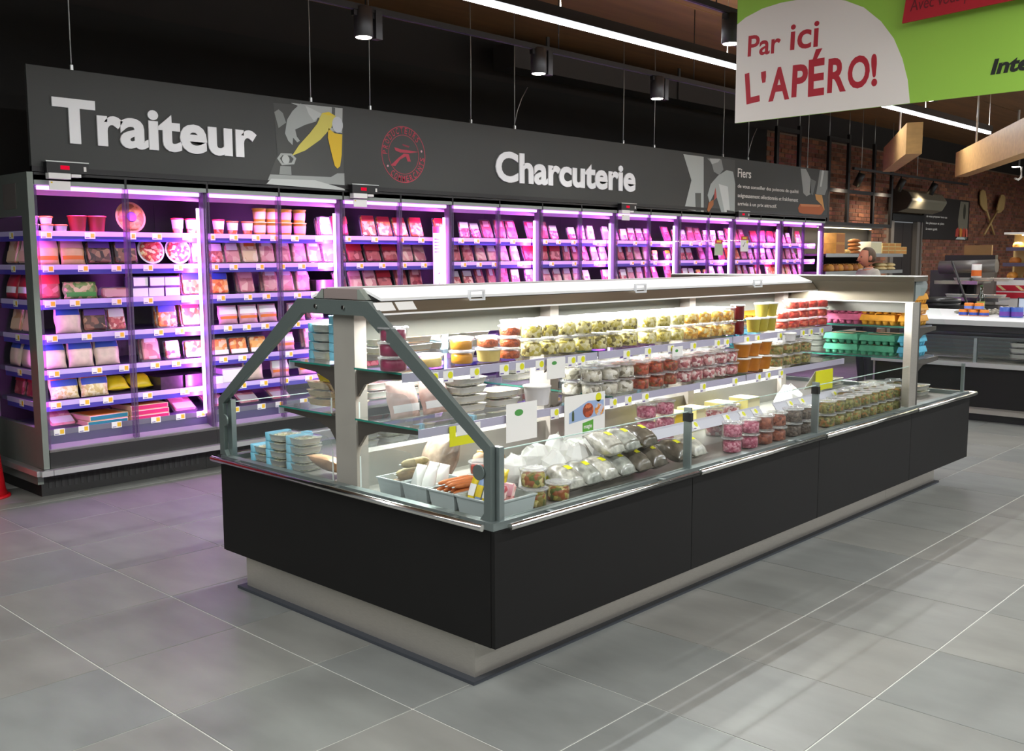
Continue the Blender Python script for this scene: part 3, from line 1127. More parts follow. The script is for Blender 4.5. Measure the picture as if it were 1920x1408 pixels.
# violet goods on the shelves ------------------------------------------------
PK = {
    'ham': lambda: pack(HAM, .15, .19, .02, L_PINK, (.15, .85, .66, .92)),
    'hamw': lambda: pack(HAM, .14, .18, .018, L_WHITE, (.15, .85, .6, .92), round_top=True),
    'hamr': lambda: pack(HAM, .15, .21, .02, L_WHITE, (.2, .8, .68, .9), round_top=True),
    'cured': lambda: pack(HAMR, .16, .21, .016, L_PINK, (.25, .75, .6, .88)),
    'cured2': lambda: pack(HAMR, .13, .19, .016, L_WHITE, (.3, .7, .55, .9)),
    'salami': lambda: pack(SALAMI, .14, .17, .016, L_WHITE, (.1, .9, .6, .95)),
    'bacon': lambda: pack(BACON, .13, .15, .025, L_WHITE, (.1, .9, .45, .95)),
    'bacon2': lambda: pack(BACON, .12, .13, .025, L_YEL, (.1, .9, .65, .95)),
    'chick': lambda: pack(CHICK, .16, .2, .022, L_ORANGE, (.2, .8, .7, .9)),
    'chickb': lambda: pack(CHICK, .2, .22, .025, L_BEIGE, (.1, .9, .1, .45)),
    'red': lambda: pack(HAMR, .18, .18, .03, L_RED, (.05, .95, .6, .97)),
    'dark': lambda: pack(DARKFOOD, .19, .17, .04, L_PURPLE, (.1, .9, .68, .95), film=BAGDARK, name='sandwich_pack'),
    'orange': lambda: pack(ORFOOD, .17, .2, .022, L_RED, (.1, .9, .7, .96)),
    'orangel': lambda: pack(ORFOOD, .17, .18, .022, L_BLUE, (.1, .9, .66, .94)),
    'tray_or': lambda: pack(ORFOOD, .17, .14, .03, L_WHITE, (.05, .95, .05, .3)),
    'bagp': lambda: bag(BAGPALE, .18, .2, .06, L_BLUE, (.62, .9)),
    'bagpink': lambda: bag(BAGPINK, .17, .15, .05, L_WHITE, (.5, .9), lab2=L_ORANGE, band2=(.25, .4)),
    'bagblue': lambda: bag(PASTA, .2, .2, .06, L_BLUE, (.42, .66), lab2=L_ORANGE, band2=(.66, .92)),
    'bagyel': lambda: bag(BAGYEL, .17, .16, .08),
    'bagpeach': lambda: bag(BAGPEACH, .17, .21, .04, L_PINK, (.55, .85), lab2=L_ORANGE, band2=(.15, .28)),
    'bagred': lambda: bag(BAGRED, .2, .18, .05, L_WHITE, (.2, .45)),
    'bagveg': lambda: bag(VEG, .24, .12, .05, L_GREEN, (.1, .35)),
    'pizza': lambda: round_pack(PIZZA, .1, L_WHITE),
    'cake': lambda: round_pack(CAKE, .11, mat('cake_dish', '#b98a58', .4), L_PURPLE),
    'ycup': lambda: cup(YCUP, mat('yellow_lid', '#e8c05a', .4), .046, .054, .105, L_BEIGE, (.2, .75)),
    'ycup2': lambda: cup(YCUP, mat('yellow_lid', '#e8c05a', .4), .046, .054, .105, L_PINK, (.2, .75)),
    'rcup': lambda: cup(ORFOOD, L_RED, .034, .045, .115, L_WHITE, (.35, .95)),
    'ocup': lambda: cup(ORFOOD, L_ORANGE, .034, .045, .105, L_WHITE, (.35, .95)),
    'redpot': lambda: cup(REDPOT, mat('red_lid', '#a83a34', .4), .05, .062, .115),
    'scup': lambda: cup(L_WHITE, L_ORANGE, .034, .042, .05),
    'gcup': lambda: cup(L_WHITE, mat('green_lid', '#b8c890', .4), .034, .042, .05),
    'pbox': lambda: carton(mat('purple_box', '#7a5aa0', .45), .12, .12, .075, L_WHITE, name='dessert_box'),
    'flatpink': lambda: pack(HAM, .22, .08, .05, L_PINK, (.1, .9, .2, .8)),
    'slab': lambda: carton(mat('pale_lilac_box', '#cdbcd6', .45), .2, .2, .12, L_WHITE, name='storage_box'),
    'clearbox': lambda: carton(BAGDARK, .2, .2, .1, name='dark_tray'),
    'pizzabox': lambda: carton(L_BEIGE, .3, .3, .035, L_TEAL, L_ORANGE, name='pizza_box'),
    'pizzapink': lambda: carton(L_BEIGE, .3, .3, .035, L_MAGENTA, L_ORANGE, name='pizza_box'),
    'flatham': lambda: pack(HAM, .2, .25, .02, L_WHITE, (.1, .9, .1, .4)),
}
DESC = {
    'ham': 'pink sliced ham pack', 'hamw': 'white topped ham pack', 'hamr': 'tall arched ham pack', 'cured': 'dark red cured meat pack',
    'cured2': 'narrow cured meat pack', 'salami': 'speckled salami pack', 'bacon': 'small striped bacon pack', 'bacon2': 'yellow striped bacon pack',
    'chick': 'beige poultry pack', 'chickb': 'wide beige poultry pack', 'red': 'wide red topped meat pack', 'dark': 'dark wrapped sandwich pack',
    'orange': 'red headed orange ready meal', 'orangel': 'blue headed orange ready meal', 'tray_or': 'low orange ready meal tray', 'bagp': 'pale blue headed bag',
    'bagpink': 'pink plump bag', 'bagblue': 'blue striped cheese bag', 'bagyel': 'bright yellow bag', 'bagpeach': 'peach coloured bag',
    'bagred': 'red bag with white stripe', 'bagveg': 'bag of mixed green vegetables', 'pizza': 'round pizza in white dish', 'cake': 'round brown ring cake',
    'ycup': 'tall yellow cup', 'ycup2': 'pink banded yellow cup', 'rcup': 'white cup with red rim', 'ocup': 'white cup with orange rim', 'redpot': 'red translucent pot',
    'scup': 'small orange lidded tub', 'gcup': 'small green lidded tub', 'pbox': 'small purple dessert box', 'flatpink': 'low flat pink pack', 'slab': 'pale lilac storage box',
    'clearbox': 'dark clear tray', 'pizzabox': 'flat teal sided pizza box', 'pizzapink': 'flat magenta sided pizza box', 'flatham': 'large flat ham pack'}
LEAN = {'ham', 'hamw', 'hamr', 'cured', 'cured2', 'salami', 'bacon', 'chick', 'chickb', 'red', 'dark', 'orange', 'orangel', 'bagp', 'bagpink', 'bagpeach', 'bagblue', 'bagred', 'pizza', 'cake', 'tray_or', 'bagyel', 'bacon2', 'bagveg', 'flatham'}
HEIGHT = {'ycup': .109, 'ycup2': .109, 'scup': .054, 'gcup': .054, 'pbox': .078, 'pizzabox': .037, 'pizzapink': .037, 'rcup': .119}
crng = random.Random(21)


def shelf_z(n):
    return SHELF_Z[n] if n < 6 else BASE_Z


def where_of(y, n):
    d = min(max(int((y - CY0) / (CP / 2)), 0), 17)
    return 'on %s shelf, %s door from Traiteur end' % (SHELF_NAME[n], ORD[d])


def stock(n, kind, y, high=1, x=None, lean=None, deep=0, dx=.09):
    """Put a good on shelf n at y, `high` pieces stacked, `deep` more behind it."""
    z = shelf_z(n) + .001
    rzz = crng.uniform(-.03, .03)
    ln0 = -(lean if lean is not None else .22 + crng.uniform(-.05, .05))
    for q in range(deep + 1):
        for h in range(high):
            front = x if x is not None else (-.80 if kind in LEAN else -.83)
            if kind in ('pizzabox', 'pizzapink', 'slab', 'clearbox'):
                front = -.89 - .01 * h
            if kind in LEAN:
                ln = ln0
                xx = front - .05 - q * dx
                if kind == 'bagyel' or n == 6:
                    ln = -1.05
                    xx -= .03
                place(PK[kind](), (xx, y, z), DESC[kind], where_of(y, n), rz=rzz, lean=ln)
            else:
                place(PK[kind](), (front - q * dx, y + crng.uniform(-.004, .004) * h, z + h * HEIGHT.get(kind, .1)), DESC[kind], where_of(y, n), rz=crng.uniform(-.1, .1))


def yat(px, n):
    z = shelf_z(n)
    lo = on(px, 500, 0, -.80)
    # the sight column of that pixel at shelf height
    q = lo
    for _ in range(4):
        py = pj((-.80, q.y, z))[1]
        q = on(px, py, 0, -.80)
    return q.y


ROWS = [
    (0, [(90, 'scup', 2), (110, 'scup', 1), (133, 'redpot', 1), (166, 'redpot', 1), (252, 'cake', 1), (337, 'rcup', 1), (363, 'rcup', 1), (414, 'rcup', 1), (440, 'ocup', 1), (468, 'ocup', 1),
         (487, 'ycup', 2), (512, 'ycup', 2), (539, 'ycup2', 2), (566, 'ycup2', 2), (618, 'hamw', 1), (30, 'gcup', 2)]),
    (1, [(34, 'chickb', 1), (92, 'bagpeach', 1), (127, 'bagpeach', 1), (175, 'dark', 1), (217, 'dark', 1), (266, 'pizza', 1), (318, 'pizza', 1), (376, 'hamw', 1), (398, 'salami', 1), (428, 'hamw', 1),
         (461, 'chick', 1), (488, 'hamr', 1), (515, 'hamr', 1), (545, 'hamr', 1), (575, 'hamr', 1), (620, 'ham', 1)]),
    (2, [(40, 'bagred', 1), (94, 'red', 1), (136, 'bagveg', 1), (188, 'flatpink', 1), (230, 'pbox', 2), (262, 'pbox', 2), (302, 'pbox', 2), (366, 'orangel', 1), (418, 'orangel', 1),
         (515, 'hamr', 1), (545, 'hamr', 1), (575, 'hamr', 1), (612, 'clearbox', 1), (470, 'ham', 1)]),
    (3, [(42, 'chickb', 1), (132, 'bagp', 1), (176, 'dark', 1), (219, 'salami', 1), (320, 'orangel', 1), (365, 'orange', 1), (432, 'bagpink', 1), (470, 'bagpink', 1), (507, 'bagpink', 1), (560, 'bagpink', 1), (600, 'ham', 1)]),
    (4, [(46, 'bagp', 1), (104, 'bagp', 1), (150, 'bagp', 1), (188, 'bagp', 1), (290, 'hamr', 1), (330, 'bacon', 1), (370, 'tray_or', 1), (416, 'tray_or', 1), (452, 'tray_or', 1), (490, 'tray_or', 1), (540, 'bagpink', 1), (590, 'hamr', 1)]),
    (5, [(40, 'red', 1), (125, 'bagblue', 1), (172, 'bagblue', 1), (212, 'bagyel', 1), (248, 'bagyel', 1), (290, 'clearbox', 1), (334, 'clearbox', 1), (376, 'pbox', 1), (432, 'slab', 1), (478, 'bagp', 1), (530, 'bagpink', 1), (580, 'bagpink', 1)]),
    (6, [(40, 'flatham', 1), (130, 'flatham', 1), (190, 'pizzabox', 2), (275, 'pizzapink', 3), (360, 'flatham', 1), (420, 'flatham', 1), (480, 'flatham', 1), (540, 'flatham', 1)]),
]


def width_of(kind):
    v = [q.co.y for q in PK[kind]()[2][0][1].vertices]
    return max(v) - min(v)


for n, items in ROWS:
    edge = CY0 + .012
    for px, kind, high in sorted(items):
        wk = width_of(kind)
        y = max(yat(px, n), edge + wk / 2 + .006)
        edge = y + wk / 2
        if px < 70 and n != 0:
            edge = CY0 + .05           # what stands at the glazed end is set back, see below
            continue
        stock(n, kind, y, high, deep=1 if (n < 5 and kind in ('ham', 'hamw', 'hamr', 'salami', 'chick', 'orange', 'orangel')) else 0, dx=.05)

# goods and rails seen through the glazed end
ENDK = ['gcup', 'chickb', 'bagred', 'chickb', 'bagp', 'red', 'flatham']
for n, kind in enumerate(ENDK):
    z = shelf_z(n)
    if n < 6:
        tr = thing('end_price_rail', 'lilac price rail on the %s shelf end behind the glazed panel' % SHELF_NAME[n], 'price rail', (-1.05, CY0 + .0105, z))
        bx('rail', RAILC, tr, -.27, .27, -.008, -.0005, -.028, .006)
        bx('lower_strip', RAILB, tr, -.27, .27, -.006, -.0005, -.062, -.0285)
        place(TAG_COOLER, (-1.05, CY0 + .0022, z - .045), 'white amber price tag on the shelf end rail', '%s shelf, glazed end' % SHELF_NAME[n], rz=-PI / 2)
    for xx in (-1.05, -1.27):
        if 0 < n < 6:
            place(PK[kind](), (xx, CY0 + .085, z + .001), DESC[kind] + ' facing the glazed end', '%s shelf' % SHELF_NAME[n], rz=-PI / 2, lean=-.22, axis='x')

MEATS = ['cured', 'ham', 'cured2', 'salami', 'hamr', 'bacon', 'cured', 'hamw', 'red', 'bacon2', 'cured', 'orange', 'salami']
for n in range(0, 6):
    ymax = {0: 11.6, 1: 11.6, 2: 11.6, 3: 5.6, 4: 4.4, 5: 4.2}[n]
    y = CY0 + 2 * CP + .14
    run, kind = 0, 'cured'
    while y < ymax:
        if run == 0:
            kind = crng.choice(MEATS)
            run = crng.choice((1, 2, 2, 3))
            if crng.random() < .10:
                y += .12
        step = {'cured': .18, 'red': .2, 'orange': .19}.get(kind, .165)
        frac = ((y - CY0) % CP)
        if frac < .07 or frac > CP - .09:
            y += .06
            continue
        stock(n, kind, y, 1, lean=crng.uniform(.22, .42), deep=0)
        y += step
        run -= 1

# tall white leaflet card hung on the shelves
p0, p1 = on(828, 425, 0, -.70), on(828, 540, 0, -.70)
t = thing('leaflet_card', 'tall white printed card with red top hung inside the cooler', 'card', (-.715, p0.y, p1.z - .35))
hh = p0.z - p1.z + .35
w2 = .10
bx('card', mat('card_white', '#f4eef6', .6), t, 0, .003, -w2, w2, 0, hh)
bx('red_header', L_RED, t, .003, .0036, -w2, w2, hh - .06, hh)
for q in range(5):
    bx('print_line', mat('print_violet', '#6a5a9a', .6), t, .003, .0036, -w2 * .8, w2 * (.2 + .1 * (q % 3)), hh - .12 - q * .03, hh - .112 - q * .03)
for q in range(3):
    MB().rings([[(.003, a, c) for a, c in [(-.05, hh * .52 - q * .1), (.06, hh * .52 - q * .1 + .01), (.01, hh * .52 - q * .1 + .035)]], [(.0036, a, c) for a, c in [(-.05, hh * .52 - q * .1), (.06, hh * .52 - q * .1 + .01), (.01, hh * .52 - q * .1 + .035)]]]).obj('printed_shape', BAGDARK, t)

# notice cards stuck on the doors
for px, py, lab in ((1348, 470, 'pale green notice card with red top on a cooler door'), (1396, 463, 'white notice card with red top and black tick on a cooler door')):
    p = on(px, py, 0, CX + .006)
    t = thing('notice_card', lab, 'card', (CX + .002, p.y, p.z - .06))
    bx('card', mat('notice_green', '#b7c4a8', .6) if px < 1370 else WHITE, t, 0, .002, -.10, .10, 0, .15)
    bx('red_header', L_RED, t, 0, .002, -.09, .09, .15, .20)
    bx('header_print', L_YEL, t, .002, .0026, -.05, .05, .165, .188)
    if px > 1370:
        bx('yellow_corner', YELLOW, t, .002, .0026, .05, .09, .11, .145)
        MB().rings([[(.002, a, c) for a, c in [(-.05, .08), (-.03, .06), (.02, .12), (.014, .125), (-.03, .075)]], [(.0027, a, c) for a, c in [(-.05, .08), (-.03, .06), (.02, .12), (.014, .125), (-.03, .075)]]]).obj('tick', BLACK2, t)

# price tags on the rails
for n in range(7):
    z = shelf_z(n)
    y = CY0 + .12
    ymax = {0: 11.7, 1: 11.7, 2: 11.7}.get(n, 3.4)
    while y < ymax:
        frac = (y - CY0) % CP
        if .05 < frac < CP - .06:
            place(TAG_COOLER, (-.7525 if n < 6 else -.7215, y, z - .045 if n < 6 else z - .028), 'white amber price tag', where_of(y, n))
        y += crng.choice((.17, .2, .24, .3)) * (1.0 if y < 3.2 else 1.25)

# ================================================================ LONG SIGN
SX = -.60
sg = thing('long_sign', 'long dark grey sign reading Traiteur and Charcuterie above the wall cooler', 'sign', (SX, .39, 2.225))
SIGNM = mat('sign_grey', '#363835', .55, 0, .03, 2)
SL = 11.80 - .39
bx('board', SIGNM, sg, -.03, 0, 0, SL, 0, .68)
bx('lower_edge', BLACK2, sg, -.03, .004, 0, SL, -.006, .03)
SF = frame((0, 0, 0), (0, 1, 0), (0, 0, 1))


def sp(px, py):
    p = on(px, py, 0, SX)
    return (p.y - .39, p.z - 2.225)


def spoly(name, pts, col, lift, par=sg):
    return flat(name, [sp(*p) for p in pts], mat('print_' + col.strip('#'), col, .6), par, SF, lift, .0006)


def scirc(name, px, py, rpx, col, lift, par=sg, sy=1.0):
    c = sp(px, py)
    r = abs(sp(px + rpx, py)[0] - sp(px - rpx, py)[0]) / 2
    return flat(name, oval(c[0], c[1], r, r * sy, 28), mat('print_' + col.strip('#'), col, .6), par, SF, lift, .0006)


LETW = mat('sign_letter_white', '#fbfcfc', .5)
a, b_ = sp(95, 181), sp(130, 270)
w = sp(480, 270)[0] - a[0]
lettering('lettering', 'Traiteur', LETW, sg, SF, a[0], b_[1], w, a[1] - b_[1], .001, bold=.034, depth=.012)
a, b_ = sp(928, 284), sp(945, 342)
w = sp(1190, 350)[0] - a[0]
lettering('lettering', 'Charcuterie', LETW, sg, SF, a[0], b_[1], w, a[1] - b_[1] + .012, .001, bold=.034, depth=.012)
# picture 1: pasta machine
spoly('picture_ground', [(512, 193), (642, 203), (645, 357), (498, 345), (520, 290)], '#4b4d4a', .001)
spoly('picture_shape', [(545, 193), (642, 203), (641, 250), (622, 246), (604, 226), (575, 205)], '#b3b8b4', .002)
spoly('picture_shape', [(622, 201), (628, 202), (627, 240), (621, 240)], '#5a5e5c', .003)
spoly('picture_shape', [(514, 210), (522, 205), (530, 212), (536, 230), (522, 240)], '#8c918d', .002)
spoly('picture_hand', [(563, 194), (600, 212), (592, 228), (572, 234), (553, 243), (556, 256), (562, 264), (557, 267), (549, 258), (548, 272), (540, 264), (534, 250), (538, 224), (548, 208)], '#aab0ac', .003)
spoly('picture_hand', [(572, 198), (604, 214), (588, 227), (578, 214)], '#c6cbc7', .004)
spoly('picture_pasta', [(603, 212), (616, 210), (629, 218), (620, 240), (600, 262), (572, 282), (547, 292), (560, 272), (580, 250), (594, 232)], '#d9ce62', .005)
spoly('picture_pasta', [(603, 212), (616, 210), (629, 218), (612, 216)], '#e9cf3a', .006)
spoly('picture_pasta', [(615, 240), (627, 250), (641, 252), (640, 290), (637, 312), (632, 316), (627, 311), (620, 284), (614, 258)], '#e6c02c', .005)
scirc('picture_shape', 632, 234, 10, '#c9cdd0', .006, sy=1.2)
spoly('picture_machine', [(519, 297), (526, 287), (546, 288), (555, 297), (551, 308), (528, 310)], '#a8ada9', .004)
spoly('picture_machine', [(524, 297), (529, 291), (544, 292), (550, 298), (546, 305), (530, 306)], '#4f524f', .005)
scirc('picture_machine', 535, 299, 7, '#b8bdb9', .006)
spoly('picture_machine', [(525, 311), (545, 312), (546, 328), (523, 327)], '#8d928e', .004)
spoly('picture_table', [(506, 327), (620, 332), (632, 325), (645, 325), (646, 357), (499, 345)], '#9da29e', .003)
spoly('picture_table', [(508, 335), (590, 338), (625, 348), (645, 354), (646, 357), (499, 345)], '#c3c8c4', .004)
# round red emblem
RED_E = '#b5394c'
ec = sp(757, 290)
er = (sp(799, 295)[0] - sp(717, 285)[0]) / 2
ery = (sp(757, 238)[1] - sp(757, 344)[1]) / 2
em = mat('print_emblem', RED_E, .6)


def ring(rx, ry, wd, name):
    n = 48
    A = [SF @ Vector((ec[0] + rx * math.cos(2 * PI * k / n), ec[1] + ry * math.sin(2 * PI * k / n), .001)) for k in range(n)]
    B = [SF @ Vector((ec[0] + (rx - wd) * math.cos(2 * PI * k / n), ec[1] + (ry - wd) * math.sin(2 * PI * k / n), .001)) for k in range(n)]
    MB().add([tuple(p) for p in A + B], [(k, (k + 1) % n, n + (k + 1) % n, n + k) for k in range(n)]).obj(name, em, sg)


ring(er, ery, .007, 'emblem_ring')
ring(er * .70, ery * .70, .005, 'emblem_ring')


def arc_text(s, a0, a1, r, flip=False):
    n = len(s)
    for i, ch in enumerate(s):
        a = a0 + (a1 - a0) * i / (n - 1)
        me = text_mesh(ch, .030 if ch not in 'I1' else .012, .052, bold=.01, depth=.0012)
        me.materials.clear()
        me.materials.append(em)
        rot = a - PI / 2 if not flip else a + PI / 2
        k = ery / er
        me.transform(SF @ Matrix.Translation((ec[0] + er * r * math.cos(a), ec[1] + ery * r * math.sin(a), .0015)) @ Matrix.Rotation(rot, 4, 'Z') @ Matrix.Translation((-.015, -.026, 0)))
        o = bpy.data.objects.new('emblem_letter', me)
        COL.objects.link(o)
        o.parent = sg


arc_text('PRODUCTEURS', math.radians(178), math.radians(42), .85)
arc_text('COMMERCANTS', math.radians(-128), math.radians(-8), .85, True)
scirc('emblem_dot', 727, 311, 1.6, '#d8a0a8', .0015)
scirc('emblem_dot', 790, 284, 1.6, '#d8a0a8', .0015)
spoly('emblem_figure', [(739, 276), (752, 280), (772, 283), (785, 285), (770, 287), (750, 286), (741, 282)], RED_E, .0015)
spoly('emblem_figure', [(754, 270), (768, 274), (766, 277), (755, 273)], '#8e3040', .0015)
spoly('emblem_figure', [(732, 310), (747, 296), (757, 288), (766, 289), (770, 303), (764, 303), (761, 293), (750, 299), (741, 311)], RED_E, .0015)
# picture 2: fish seller
spoly('picture_ground', [(1281, 289), (1378, 300), (1378, 400), (1282, 392), (1296, 338)], '#4a4c4a', .001)
spoly('picture_shape', [(1281, 289), (1319, 294), (1319, 398), (1283, 392), (1296, 338)], '#b4bab5', .002)
spoly('picture_shape', [(1303, 362), (1314, 362), (1314, 398), (1304, 397)], '#5a5e5a', .003)
spoly('picture_person', [(1326, 297), (1352, 299), (1356, 318), (1348, 328), (1338, 322), (1334, 306)], '#8d918e', .003)
spoly('picture_person', [(1330, 297), (1350, 298), (1346, 304), (1334, 308)], '#b6bab7', .004)
spoly('picture_person', [(1346, 329), (1362, 319), (1374, 322), (1378, 345), (1377, 398), (1352, 398), (1340, 360), (1330, 380), (1326, 366), (1332, 345)], '#a9b1ad', .004)
spoly('picture_person', [(1347, 345), (1364, 350), (1368, 398), (1358, 398)], '#d0d5d1', .005)
spoly('picture_person', [(1341, 352), (1343, 370), (1338, 376), (1339, 360)], '#b5564e', .006)
spoly('picture_fish', [(1328, 380), (1337, 374), (1337, 384), (1328, 398), (1325, 394)], '#a9673a', .006)
spoly('picture_shape', [(1362, 394), (1376, 396), (1376, 400), (1362, 400)], '#3c3e3c', .006)
# small handwritten text
hw = mat('sign_handwriting', '#e6e4de', .6)


def sline(s, x0, y0, x1, y1, hpx, **k):
    p, q = sp(x0, y0), sp(x1, y1)
    hgt = sp(x0, y0 - hpx)[1] - p[1]
    lettering('lettering', s, hw, sg, SF, p[0], p[1], q[0] - p[0], hgt, .001, depth=.001, **k)


sline('Fiers', 1383, 332, 1408, 336, 17, bold=.012)
sline('de vous conseiller des poissons de qualité', 1383, 354, 1497, 364, 9, bold=.012)
sline('soigneusement sélectionnés et fraîchement', 1383, 372, 1496, 379, 10, bold=.012)
sline('arrivés à un prix attractif.', 1383, 387, 1456, 392, 9, bold=.012)
# picture 3: hands over a brown pot
spoly('picture_shape', [(1501, 316), (1511, 317), (1520, 335), (1520, 364), (1512, 368), (1506, 362)], '#9fa39f', .001)
spoly('picture_shape', [(1520, 335), (1530, 340), (1524, 366), (1518, 362)], '#6d706d', .001)
spoly('picture_shape', [(1537, 319), (1552, 320), (1551, 352), (1546, 366), (1530, 364), (1534, 340)], '#8b8f8b', .001)
spoly('picture_shape', [(1541, 319), (1545, 320), (1540, 350), (1537, 350)], '#c4c8c4', .002)
spoly('picture_hand', [(1528, 364), (1541, 366), (1546, 395), (1540, 384), (1530, 374)], '#d39a55', .002)
spoly('picture_pot', [(1500, 382), (1538, 384), (1546, 392), (1540, 402), (1518, 405), (1498, 398), (1496, 390)], '#b5602e', .0015)
spoly('picture_pot', [(1500, 382), (1538, 384), (1536, 388), (1502, 387)], '#cf8452', .0025)

# suspension wires of the sign
for px, lab in ((135, 'over the letter T'), (583, 'above the pasta picture'), (694, 'left of the red emblem top'), (883, 'left above the letter C'), (1168, 'above the final e of Charcuterie'), (1226, 'right after Charcuterie'), (1355, 'above the fish seller picture'), (1513, 'above the brown pot picture')):
    py = 140 + (px - 50) * .132
    p = on(px, py, 0, SX - .015)
    t = thing('suspension_wire', 'thin steel wire holding the long sign ' + lab, 'wire', (SX - .015, p.y, 2.9045))
    MB().tube([(0, 0, 0), (0.003, .003, .6), (0, 0, CEIL - .002 - 2.9045)], .005, 5).obj('wire', ALU, t)
    bx('clamp', ALU, t, -.009, .009, -.009, .009, 0, .035)
for px, lab in ((965, 'with a curling loose end above Charcuterie'), (1402, 'with a curling loose end above Fiers')):
    py = 140 + (px - 50) * .132
    p = on(px, py, 0, SX - .015)
    t = thing('suspension_wire', 'thin steel sign wire ' + lab, 'wire', (SX - .015, p.y, 2.9045))
    MB().tube([(0, 0, 0), (0, 0, CEIL - .002 - 2.9045)], .005, 5).obj('wire', ALU, t)
    MB().tube([(0, 0, .05), (0.01, .03, .18), (.02, .08, .3), (.03, .16, .42)], .004, 5).obj('loose_end', ALU, t)
    bx('clamp', ALU, t, -.009, .009, -.009, .009, 0, .035)

# temperature displays at the sign's lower edge
for px, py, lab in ((127, 315, 'below the word Traiteur'), (685, 355, 'below the red round emblem'), (1179, 388, 'below the end of Charcuterie'), (1395, 402, 'below the handwritten text')):
    p = on(px, py, 0, SX + .05)
    t = thing('temperature_display', 'black box with red digits and white stickers ' + lab, 'temperature display', (SX + .005, p.y, p.z))
    bx('casing', BLACK2, t, 0, .05, -.14, .14, -.035, .035)
    bx('top_plate', ALU, t, 0, .055, -.145, .14, .035, .042)
    bx('digits', glow('red_digits', '#d01030', 1.2), t, .05, .0508, -.05, .01, -.012, .014)
    bx('sensor', WHITEP, t, .05, .052, .105, .122, -.018, .012)
    bx('sticker', WHITE, t, .0, .052, -.13, .015, -.075, -.037)
    bx('sticker', WHITE, t, .0, .052, .02, .085, -.06, -.04)
    if px < 1390:
        bx('hanging_label', WHITE, t, .045, .052, -.13, .01, -.15, -.09)
        bx('label_print', L_YEL, t, .052, .0526, -.12, -.108, -.105, -.095)

# ================================================================ DISPLAY ISLAND
XL, XR, XC = 1.82, 3.745, 2.775
JY = [0.285, 1.609, 2.885, 4.185, 5.255]
OI = Vector((XC, 2.2, 0))
isl = thing('display_island', 'long black chilled display island with steel canopy and glass shelves', 'display island', tuple(OI))
CANW = mat('canopy_white_lid', '#fbfbf8', .4)
CANF = mat('canopy_fascia_steel', '#a79a86', .3, .75, .05, 5, stretch=(1, .2, 8))
CANC = mat('canopy_end_face', '#8a7d78', .5)
BAFF = mat('baffle_grey', '#54554e', .5)
COLM = mat('column_steel', '#a89f97', .42, .15, .05, 6)
BRK = mat('bracket_steel', '#5d5550', .45, .5)
RUB = mat('rubber_skirt', '#3a3e44', .6)
LEDI = glow('island_led', '#ffffff', 8.0)


def ib(name, m, x0, x1, y0, y1, z0, z1, par=None):
    return bx(name, m, par or isl, x0 - OI.x, x1 - OI.x, y0 - OI.y, y1 - OI.y, z0, z1)


def ip(name, m, poly, y0, y1, par=None):
    """Cross-section (x, z) run along the island from y0 to y1."""
    return MB().prism([(p[0] - OI.x, p[1]) for p in poly], 'xz', y0 - OI.y, y1 - OI.y).obj(name, m, par or isl)


def mir(x):
    return 2 * XC - x


ib('skirting', RUB, 1.93, 3.625, .29, 4.184, 0.0005, .014)
ib('plinth', STEEL, 1.965, 3.595, .325, 4.184, .014, .18)
for k in range(3):
    ib('base_panel', BLACK, XR - .02, XR, JY[k] + .002, JY[k + 1] - .002, .18, .632)
    ib('base_panel', BLACK, XL, XL + .02, JY[k] + .002, JY[k + 1] - .002, .18, .632)
ib('end_panel', BLACK, XL + .0205, XR - .0205, JY[0], JY[0] + .02, .18, .632)
ib('underside', BLACK2, XL + .021, XR - .021, JY[0] + .021, JY[3] - .002, .186, .205)
ib('deck', mat('deck_steel', '#9a958e', .35, .6, .06, 9), XL + .05, XR - .05, JY[0] + .041, JY[3] - .004, .60, .638)
ib('sill', STEEL2, XR - .05, XR - .005, JY[0] + .0, JY[3] - .002, .634, .664)
ib('sill', STEEL2, XL + .005, XL + .05, JY[0] + .0, JY[3] - .002, .634, .664)
ib('sill', STEEL2, XL + .051, XR - .051, JY[0] + .0, JY[0] + .04, .634, .664)
# bumper tubes
for k in range(3):
    a, c = JY[k] + (.05 if k == 0 else .01) - OI.y, JY[k + 1] - .01 - OI.y
    for x, sgn in ((XR + .033, 1), (XL - .033, -1)):
        r_ = MB().tube([(x - OI.x, a, .650), (x - OI.x, c, .650)], .0135, 10).obj('bumper_tube', CHROME, isl)
        for q in (.2, .8):
            y = a + (c - a) * q
            MB().box(min(x - sgn * .036, x) - OI.x, max(x - sgn * .036, x) - OI.x, y - .012, y + .012, .652, .662).obj('bumper_bracket', STEEL2, r_)
r_ = MB().tube([(XL - .025 - OI.x, JY[0] - .033 - OI.y, .650), (XR - .03 - OI.x, JY[0] - .033 - OI.y, .650)], .0135, 10).obj('bumper_tube', CHROME, isl)
for x in (2.0, 2.8, 3.55):
    MB().box(x - .012 - OI.x, x + .012 - OI.x, JY[0] - .034 - OI.y, JY[0] + .003 - OI.y, .652, .662).obj('bumper_bracket', STEEL2, r_)

